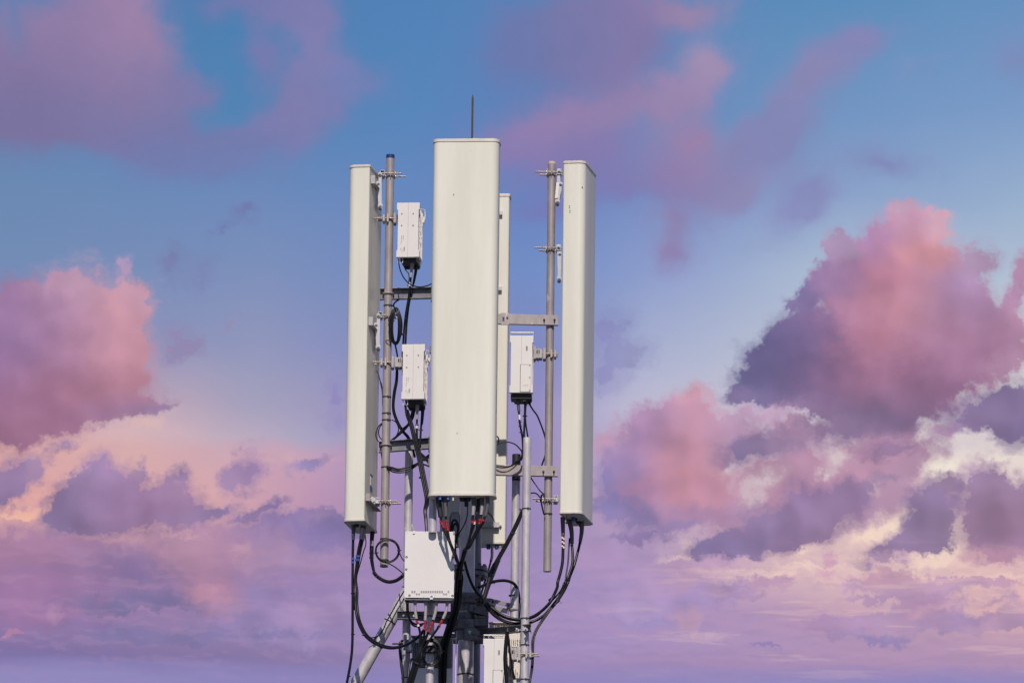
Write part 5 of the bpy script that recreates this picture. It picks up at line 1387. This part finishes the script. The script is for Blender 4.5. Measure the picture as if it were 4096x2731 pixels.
drop('second red-taped cable under the middle antenna, its tape highest', 'N', (-.88, 0), [(530, 170), (532, 330), (542, 520), (545, 690)], None, [((549, 770), (556, 830), 0, 'red'), ((557, 840), (600, 1065), 2, 'red')],
     [at('N', 556, 830, -.88)] + trace('N', (-.88, -.88), [(592, 1050), (612, 1200), (650, 1340), (700, 1470)]) + trace('D', (-.80, -.43), [(1500, 960), (1540, 1080), (1560, 1170)]) + lowrun(1), boot_m='sleeve', r0=.020)
right_trunk = lambda k: trace('F', (-.72, -.42), [(575 - 8 * k, 930), (548 - 8 * k, 1020), (525 - 8 * k, 1110), (512, 1200)]) + lowrun(2 + k)
drop('cable with a pale grey sleeve and one red band, right of the mast tube', 'N', (-.88, 0), [(1270, 140), (1272, 260), (1274, 430)], [(1268, 420), (1262, 540), (1254, 650)], [((1238, 795), (1235, 875), 0, 'red')],
     [at('N', 1246, 720, -.88), at('N', 1236, 850, -.88)] + trace('N', (-.88, -.84), [(1225, 960), (1195, 1120), (1140, 1330), (1085, 1500)]) + right_trunk(0))
drop('cable with a pale grey sleeve and two red bands, under the middle antenna', 'N', (-.88, 0), [(1488, 140), (1492, 260), (1494, 400)], [(1492, 392), (1484, 520), (1468, 640)], [((1444, 738), (1436, 812), 0, 'red'), ((1432, 822), (1412, 895), 0, 'red')],
     [at('N', 1455, 690, -.88), at('N', 1420, 870, -.88)] + trace('N', (-.88, -.84), [(1385, 970), (1300, 1150), (1210, 1330), (1120, 1500)]) + right_trunk(1))
drop('cable in a bent dark sleeve at the right corner under the middle antenna', 'N', (-.90, 0), [(1630, 170), (1640, 300), (1625, 480), (1575, 680)], None, [((1534, 765), (1520, 815), 0, 'red')],
     [at('N', 1545, 740, -.90)] + trace('N', (-.90, -.85), [(1520, 830), (1465, 930), (1370, 1080), (1270, 1270), (1160, 1480)]) + right_trunk(2), boot_m='sleeve', r0=.0155)
drop('dark cable with a red and white band behind the pale sleeves', 'N', (-.84, 0), [(1400, 160), (1390, 400), (1350, 640)], None, [((1322, 790), (1306, 830), 0, 'red'), ((1304, 832), (1278, 900), 1, 'label')],
     [at('N', 1330, 760, -.84)] + trace('N', (-.84, -.82), [(1290, 880), (1250, 990), (1200, 1130), (1130, 1380)]) + trace('F', (-.70, -.40), [(560, 1000), (530, 1120), (500, 1300)]), boot_m='matte', r0=.016)
cable('thin cable sweeping left from the floor of the middle antenna behind the mast tube', [Vector((at('N', 1080, 170, -.84).x, -.84, Zm))] + trace('N', (-.84, -.50), [(1110, 420), (1112, 580), (1080, 760), (1010, 930), (930, 1060), (850, 1200), (800, 1380), (782, 1520)]), .0044)
sv = cable('short black sleeved cable stub in the middle of the antenna floor', [Vector((at('N', 1075, 170, -.86).x, -.86, Zm))] + trace('N', (-.86, -.85), [(1080, 300), (1085, 420)]), .0150, m='matte')
for k, (x0, y0, rx, ry, lab) in enumerate(((770, 930, 90, 160, 'arching black cable between the cabinet and the mast tube'), (790, 1000, 70, 130, 'inner arching cable between the cabinet and the mast tube'))):
    cable(lab, trace('N', (-.50, -.62), [(x0 - rx, y0 + 260), (x0 - rx * 1.0, y0 + 60), (x0 - rx * .6, y0 - ry * .7), (x0, y0 - ry), (x0 + rx * .8, y0 - ry * .6), (x0 + rx * 1.1, y0 + 60), (x0 + rx * .7, y0 + 260), (x0 + rx * .4, y0 + 480)]), .0085)
for k, lab in enumerate(('thin cable falling along the right edge of the cabinet', 'second thin cable along the right edge of the cabinet')):
    cable(lab, trace('N', (-.50, -.58), [(880 + 10 * k, 1050), (840 + 12 * k, 1180), (800 + 14 * k, 1300), (780 + 14 * k, 1430), (790 + 14 * k, 1560)]) + trace('D', (-.60, -.44), [(1520, 1020), (1535, 1120), (1560, 1200)]), .0048)
cable('black branch cable leaving the mast bundle, sloping down right to the collar', trace('F', (-.44, -.25), [(560, 1080), (590, 1200), (640, 1340), (700, 1450), (770, 1530)]) + trace('G', (-.22, -.15), [(800, 210), (870, 290), (940, 360), (1000, 430)]), .0105)
cable('black cable right of the mast bundle, straight down in front of the tube', trace('G', (-.36, -.22), [(600, 0), (585, 150), (570, 300), (535, 480), (500, 600)]), .0095)
tr = cable('outer black cable of the mast bundle at the cabinet side', trace('F', (-.48, -.40), [(470, 1180), (462, 1300), (455, 1450)]) + trace('G', (-.38, -.10), [(530, 150), (515, 330), (495, 480), (440, 650), (385, 820), (335, 980), (300, 1100), (292, 1300), (290, 1568), (290, 1680)]), .0100)
for t, x, y, r in (('F', 505, 1185, .028), ('G', 318, 1102, .030), ('G', 480, 640, .028)):
    cuff(tr, at(t, x, y, -.42 if t == 'F' else -.20), (.1, 0, 1), r)

# ---- cabinet plugs
for k, (lab, q, bend, tapes, run) in enumerate((
    ('grey-plugged cable under the left end of the cabinet, with red and white tape', (1165, 345), [(1165, 470), (1186, 632)], [((1190, 655), (1198, 705), 0, 'red'), ((1206, 715), (1216, 748), 0, 'label')], [(1200, 700), (1222, 760), (1240, 850), (1250, 950), (1245, 1010)]),
    ('grey-plugged cable under the cabinet with three red bands, second plug', (1322, 345), [(1321, 480), (1313, 655)], [((1312, 662), (1306, 800), 2, 'red')], [(1310, 700), (1302, 820), (1296, 900), (1270, 990)]),
    ('grey-plugged cable under the cabinet leaning left with red bands, third plug', (1480, 345), [(1472, 480), (1430, 645)], [((1424, 672), (1360, 832), 2, 'red')], [(1400, 730), (1345, 860), (1300, 960), (1262, 1060)]),
    ('grey-plugged cable under the right end of the cabinet leaning left with red bands', (1638, 345), [(1626, 480), (1570, 632)], [((1562, 650), (1512, 738), 1, 'red')], [(1540, 690), (1490, 775), (1400, 905), (1310, 1040), (1262, 1110)]))):
    tail = [(1225, 1180), (1180, 1290), (1120, 1480), (1080, 1600)]
    P = trace('E', (-.665, -.62), [bend[-1]] + run) + [p + Vector(((k - 1.5) * .012, -.006 * (k % 2), 0)) for p in trace('E', (-.62, -.60), tail)]
    c_ = cable(lab, P, .0088)
    p0, p1, p2 = at('E', *q, -.665), at('E', *bend[0], -.665), at('E', *bend[1], -.665)
    connector(c_, p0, p1 - p0, .0145, (p1 - p0).length * 1.02)
    sleeve(c_, [p1, p1.lerp(p2, .5) + Vector((.0015 * (k - 1), 0, -.001)), p2], .0112, 'grey', .0105)
    for a, b, n, m in tapes: stripe(c_, [at('E', *a, -.664), at('E', *b, -.664)], .0094, m, 'colour_band', n)
    if k == 3: cuff(c_, at('E', 1190, 1285, -.61), (.4, 0, 1), .030); cuff(c_, at('E', 1500, 752, -.66), (.5, 0, 1), .010)
cable('black cable from the gland at the cabinet corner, swinging right behind the plugs', trace('E', (-.68, -.56), [(1048, 400), (1050, 520), (1075, 610), (1120, 680), (1190, 715), (1270, 705), (1330, 690)]), .0075)
cable('second cable from the cabinet corner, a little lower behind the plugs', trace('E', (-.67, -.54), [(1062, 400), (1068, 540), (1090, 650), (1135, 725), (1200, 745), (1270, 725)]), .0065)
ck = coil('black cable coil round the middle pipe under the cabinet', 'E', 1392, 1128, 126, 178, -.51, 4, .0066, 12, 8)
for k, lab in enumerate(('arching black cable at the top of the coil under the cabinet', 'outer arching black cable at the top of the coil under the cabinet')):
    cable(lab, trace('E', (-.60, -.62), [(1290, 1040 - 20 * k), (1340, 972 - 14 * k), (1415, 948 - 16 * k), (1490, 985 - 20 * k), (1530, 1050 - 10 * k), (1545, 1130)]), .0085)
hood = thing('cable_hood', 'dark open hood clamped round the middle pipe inside the cable coil', 'hood', at('E', 1390, 1130, -.45))
p = at('E', 1390, 1145, -.45)
part('shell', G().lathe(p, (0, 0, 1), [(0, .062), (.004, .066), (.055, .040), (.060, .036)], 28), M['matte'], hood, .002)
for k, lab in enumerate(('black cable hooked over the clamp at the lower left, outer strand', 'black cable hooked over the clamp at the lower left, middle strand', 'black cable hooked over the clamp at the lower left, inner strand')):
    cable(lab, trace('E', (.08, .02), [(1010 - 4 * k, 965), (975 - 6 * k, 945 + 6 * k), (942 + 9 * k, 985), (938 + 10 * k, 1080), (950 + 9 * k, 1220), (960 + 8 * k, 1320), (978 + 7 * k, 1440), (985 + 6 * k, 1568), (985 + 6 * k, 1680)]), .0068)
cb_ = cable('black cable looping beside the middle pipe at the bottom edge', trace('E', (-.52, -.60), [(1160, 1230), (1120, 1215), (1092, 1260), (1078, 1350), (1070, 1460), (1066, 1600)]), .0090)
cable('thin black cable lashed along the brace pipe, swinging out to the left', trace('E', (.12, .15), [(1005, 225), (950, 320), (880, 440), (800, 585), (750, 670), (715, 760), (660, 850), (595, 895), (530, 905), (475, 882)]), .0046)
cable('short thin cable end lying on the brace pipe', trace('E', (.13, .15), [(690, 800), (640, 870), (590, 915), (555, 945)]), .0040)

# ---- right antenna
Zr = right_ant.location.z
sweep1 = trace('G', (-.28, -.20), [(2000, 150), (1950, 285), (1890, 395), (1800, 492), (1700, 568), (1610, 612), (1490, 640), (1350, 630), (1210, 585), (1090, 505), (985, 425), (930, 370)])
P = trace('J', (-.10, -.14), [(850, 1060), (849, 1220), (843, 1330), (822, 1430), (797, 1520)]) + trace('F', (-.16, -.24), [(1725, 1390), (1690, 1480)]) + sweep1[2:]
c_ = cable('feeder with cream tape rings, from the left port of the right antenna', P, .0112)
p0 = at('J', 846, 872, -.10)
sleeve(c_, [Vector((p0.x, p0.y, Zr + .001)), at('J', 848, 950, -.10), at('J', 850, 1066, -.10)], .0175, 'sleeve', .0135)
for k in range(6):
    x, y = (843, 1085) if k % 2 == 0 else (857, 1098)
    y += 41 * (k // 2)
    q = at('J', x, y, -.115)
    stripe(c_, [q + Vector((0, 0, .0075)), q - Vector((0, 0, .0075))], .0082, 'yellow')
runs = [
 ('feeder from the middle port of the right antenna, sweeping left to the mast', [(935, 1150), (942, 1240), (940, 1330), (915, 1420), (885, 1500)], [(2128, 80), (2085, 190), (2020, 320), (1950, 410), (1830, 555), (1710, 645), (1610, 672), (1480, 690), (1350, 696), (1210, 652), (1090, 572), (1000, 478), (950, 410)], -.02, ((905, 910), (930, 1010), (936, 1142)), .019),
 ('feeder from the right port of the right antenna, outermost in the sweep to the mast', [(1013, 1125), (1005, 1170), (985, 1250), (958, 1350), (920, 1450)], [(2160, 90), (2110, 200), (2045, 310), (1985, 395), (1900, 490), (1790, 590), (1690, 650), (1600, 690), (1480, 706), (1340, 704), (1190, 655), (1070, 575), (985, 480), (940, 420)], .06, ((1030, 955), (1030, 1020), (1016, 1120)), .018),
 ('thinner feeder between the right antenna ports, in the sweep to the mast', [(912, 1090), (905, 1200), (897, 1330), (880, 1440), (868, 1520)], [(2095, 110), (2060, 200), (1985, 300), (1910, 380), (1800, 500), (1700, 590), (1600, 632), (1480, 660), (1340, 650), (1200, 606), (1080, 530), (985, 445), (930, 395)], .0, None, 0),
]
for lab, jp, gp, y0, bt, r0 in runs:
    P = trace('J', (y0, y0 - .10), jp) + trace('G', (-.16, -.22), gp)
    c_ = cable(lab, P, .0098 if bt else .0058)
    if bt:
        b0 = at('J', *bt[0], y0); b0.z = Zr + .001
        sleeve(c_, [b0] + [at('J', *q, y0) for q in bt[1:]], r0, 'sleeve', r0 * .72)
        stripe(c_, [at('J', bt[2][0], bt[2][1] + 2, y0), at('J', bt[2][0] - 3, bt[2][1] + 28, y0)], .0110, 'grey', 'tag')
    for x, y in ((1920, 330), (1985, 400)):
        if bt and r0 > .0185: cuff(c_, at('G', x, y, -.24), (-.5, 0, .7), .030)
for k, lab in enumerate(('thin cable leaving the sweep and following the front pipe down, left strand', 'thin cable leaving the sweep and following the front pipe down, right strand')):
    d = 22 * k
    cable(lab, trace('G', (-.30, -.44), [(1900 + d, 470), (1830 + d, 570), (1745 + d, 690), (1690 + d, 780), (1652 + d, 870), (1632 + d, 960), (1632 + d * .8, 1080), (1630 + d * .8, 1200), (1622 + d * .8, 1340), (1605 + d * .6, 1470), (1590 + d * .5, 1568), (1584 + d * .5, 1680)]), .0062)

# ---- radio on the right
P = trace('I', (-.08, -.02), [(424, 1075), (428, 1150), (440, 1230), (455, 1310), (462, 1400), (458, 1480), (445, 1540)]) + trace('J', (-.02, .0), [(420, 340), (370, 380), (290, 410), (215, 408), (170, 400)])
c_ = cable('cable with a grey sleeve under the right radio box, curving left behind the middle antenna', P, .0074)
sleeve(c_, trace('I', -.08, [(416, 930), (417, 1000), (424, 1076)]), .0135, 'sleeve', .0110)
stripe(c_, [at('I', 427, 1105, -.085), at('I', 432, 1160, -.085)], .0088, 'label', 'tag')
for x, y in ((430, 1175), (432, 1215), (442, 1275)): cuff(c_, at('I', x, y, -.075), (.1, 0, -1), .008)
P = trace('I', (-.08, -.10), [(478, 905), (482, 1000), (481, 1120), (475, 1240), (472, 1340), (470, 1420)])
c_ = cable('cable under the right radio box running into the open top of the bright front pipe', P, .0078)
sleeve(c_, trace('I', -.08, [(475, 900), (476, 960)]), .0110, 'grey'); stripe(c_, [at('I', 477, 955, -.085), at('I', 479, 980, -.085)], .0122, 'yellow', 'tag')
cuff(c_, at('I', 479, 1118, -.08), (0, 0, 1), .013)
c_ = cable('thin cable with a pale tag under the right radio box, falling behind the front pipe', trace('I', (-.06, -.05), [(494, 905), (492, 1000), (486, 1110), (490, 1190), (500, 1260), (511, 1325), (516, 1380)]), .0058)
stripe(c_, [at('I', 492, 985, -.062), at('I', 491, 1024, -.062)], .0070, 'label', 'tag')
cable('black cable bowing right from the right radio box to the right pipe', trace('I', (-.05, .04), [(510, 950), (530, 1010), (565, 1066), (598, 1110), (628, 1180), (658, 1260), (680, 1340), (688, 1420), (680, 1490), (660, 1550)]) + trace('J', .05, [(640, 395), (615, 430)]), .0060)
cable('thin black cable crossing from behind the front pipe to the right pipe below the crossbar', trace('J', (.03, -.04), [(520, 470), (548, 520), (590, 580), (635, 640), (672, 668)]), .0046)
cable('thin cable arching to the bracket at the foot of the right antenna', trace('J', (.03, -.05), [(520, 665), (548, 653), (585, 656), (612, 676), (630, 710), (634, 740)]), .0050)
for k, lab in enumerate(('black loop hung on the lower bracket rods of the right pipe', 'second black loop hung on the lower bracket rods of the right pipe')):
    cable(lab, trace('J', (-.07, -.05), [(672, 690 - 8 * k), (655, 668), (640, 680 + 6 * k), (638, 730), (648, 790 - 6 * k), (658, 830), (668, 862), (674, 850)]), .0058)
# loops at the right edge of the middle antenna
ring_pts = [[(200, 192), (262, 165), (335, 165), (395, 190), (432, 228), (450, 252), (452, 290), (435, 330), (390, 370), (320, 398), (205, 386)], [(455, 240), (448, 310), (405, 360), (340, 398), (270, 410), (204, 402)], [(204, 432), (250, 450), (310, 447), (365, 415), (420, 360), (455, 290), (460, 200)], [(204, 100), (225, 122), (231, 150), (222, 180), (204, 195)]]
for P_, lab in zip(ring_pts, ('thin black cable looping out from the right edge of the middle antenna', 'black cable curving back under the loop at the right edge of the middle antenna', 'lowest black cable of the loops at the right edge of the middle antenna', 'short black cable bend at the right edge of the middle antenna')):
    cable(lab, trace('J', (-.15, -.12), P_), .0048, 'coiled cables')

# ---- slanting bundle from the front pipe to the mast, back antenna plugs
for k, lab in enumerate(('slanting black cable tied to the front pipe, uppermost of four', 'slanting black cable, second of the four tied to the front pipe', 'slanting black cable, third of the four tied to the front pipe', 'slanting black cable, lowest of the four tied to the front pipe')):
    dx, dy = 9 * k, 6 * k
    P = trace('F', (-.42, -.40), [(1272 + dx * .6, 445 + dy), (1220 + dx, 560 + dy), (1142 + dx, 720 + dy), (1070 + dx, 860 + dy), (985 + dx, 1010 + dy), (920 + dx, 1130 + dy), (868 + dx, 1260 + dy), (835 + dx * .8, 1380), (800 + dx * .8, 1500), (770 + dx, 1600)]) + trace('G', (-.42, -.46), [(920 + dx, 330), (940 + dx, 410)])
    c_ = cable(lab, P, .0066)
    if k == 1:
        for x, y in ((1158, 730), (875, 1245), (1275, 440)): cuff(c_, at('F', x, y, -.41), (.5, 0, .8), .017)
        sleeve(c_, trace('F', (-.40, -.40), [(940, 1110), (890, 1220), (860, 1330), (830, 1450), (800, 1540)]), .0155, 'matte', name='corrugated_sleeve')
Zb = back_ant.location.z
for k, (xs_, lab) in enumerate(((902, 'grey-plugged cable under the back antenna, falling left of the slanting bundle'), (1006, 'grey-plugged cable under the back antenna, passing behind the slanting bundle'))):
    p0 = at('F', xs_, 830, .86); p0.z = Zb + .004
    p1 = at('F', xs_ + 2, 940, .86); p2 = at('F', xs_ - 12, 1075, .80)
    P = [p2] + (trace('F', (.70, .0), [(868, 1160), (840, 1250), (800, 1380), (768, 1490), (750, 1580)]) if k == 0 else trace('F', (.7, .2), [(960, 1160), (905, 1300), (860, 1420), (815, 1560)]))
    c_ = cable(lab, P, .0080)
    connector(c_, p0, p1 - p0, .0150, (p1 - p0).length)
    sleeve(c_, [p1, p1.lerp(p2, .55) + Vector((.004, 0, 0)), p2], .0115, 'grey', .0100)
    q = at('F', xs_ - 44, 850, .86); part('dust_cap', G().lathe((q.x, q.y, Zb), (0, 0, -1), [(-.002, .017), (.006, .017), (.008, .014), (.035, .014)], 14), M['navy'], back_ant)
cl_ = cable('thick black cable arching right from the mast and passing behind the mottled pipe', trace('F', (-.30, .18), [(740, 1405), (800, 1380), (870, 1352), (940, 1330), (1010, 1320), (1070, 1320), (1125, 1332), (1180, 1360), (1215, 1410), (1235, 1480), (1244, 1560)]) + trace('G', (.18, .10), [(1440, 350), (1446, 450), (1440, 560), (1432, 640)]), .0115)
cuff(cl_, at('F', 928, 1336, -.15), (1, 0, .2), .013)
cable('grey cable loop on the lower panel of the back antenna', trace('N', (.84, .84), [(1640, 580), (1720, 650), (1790, 760), (1824, 840), (1815, 885), (1770, 895), (1660, 890), (1560, 885)]), .0050, m='sleeve')  # dark grey loop set close against the antenna's back
# ---- front cables at the lower right radio
cf = cable('thick black cable with a pointed top, in front of the lower right radio box', trace('G', (-.60, -.56), [(1274, 790), (1266, 870), (1255, 960), (1245, 1080), (1240, 1200), (1242, 1320), (1252, 1440), (1266, 1568), (1275, 1680)]), .0145)
part('sleeve_end', G().lathe(at('G', 1275, 815, -.60), (0, 0, 1), [(-.004, .017), (.004, .0165), (.030, .003)], 14), M['matte'], cf)
cable('thick black cable just left of the pointed one, at the lower right radio box', trace('G', (-.58, -.55), [(1266, 830), (1250, 940), (1236, 1080), (1230, 1200), (1236, 1330), (1250, 1450), (1270, 1600)]), .0100)
c_ = cable('black cable slanting right from the pointed cable to a pale plug at the bottom edge', trace('G', (-.57, -.50), [(1282, 880), (1292, 980), (1306, 1110), (1325, 1240), (1345, 1370), (1368, 1480), (1385, 1600)]), .0085)
stripe(c_, [at('G', 1376, 1515, -.52), at('G', 1386, 1600, -.51)], .0125, 'label', 'tag')
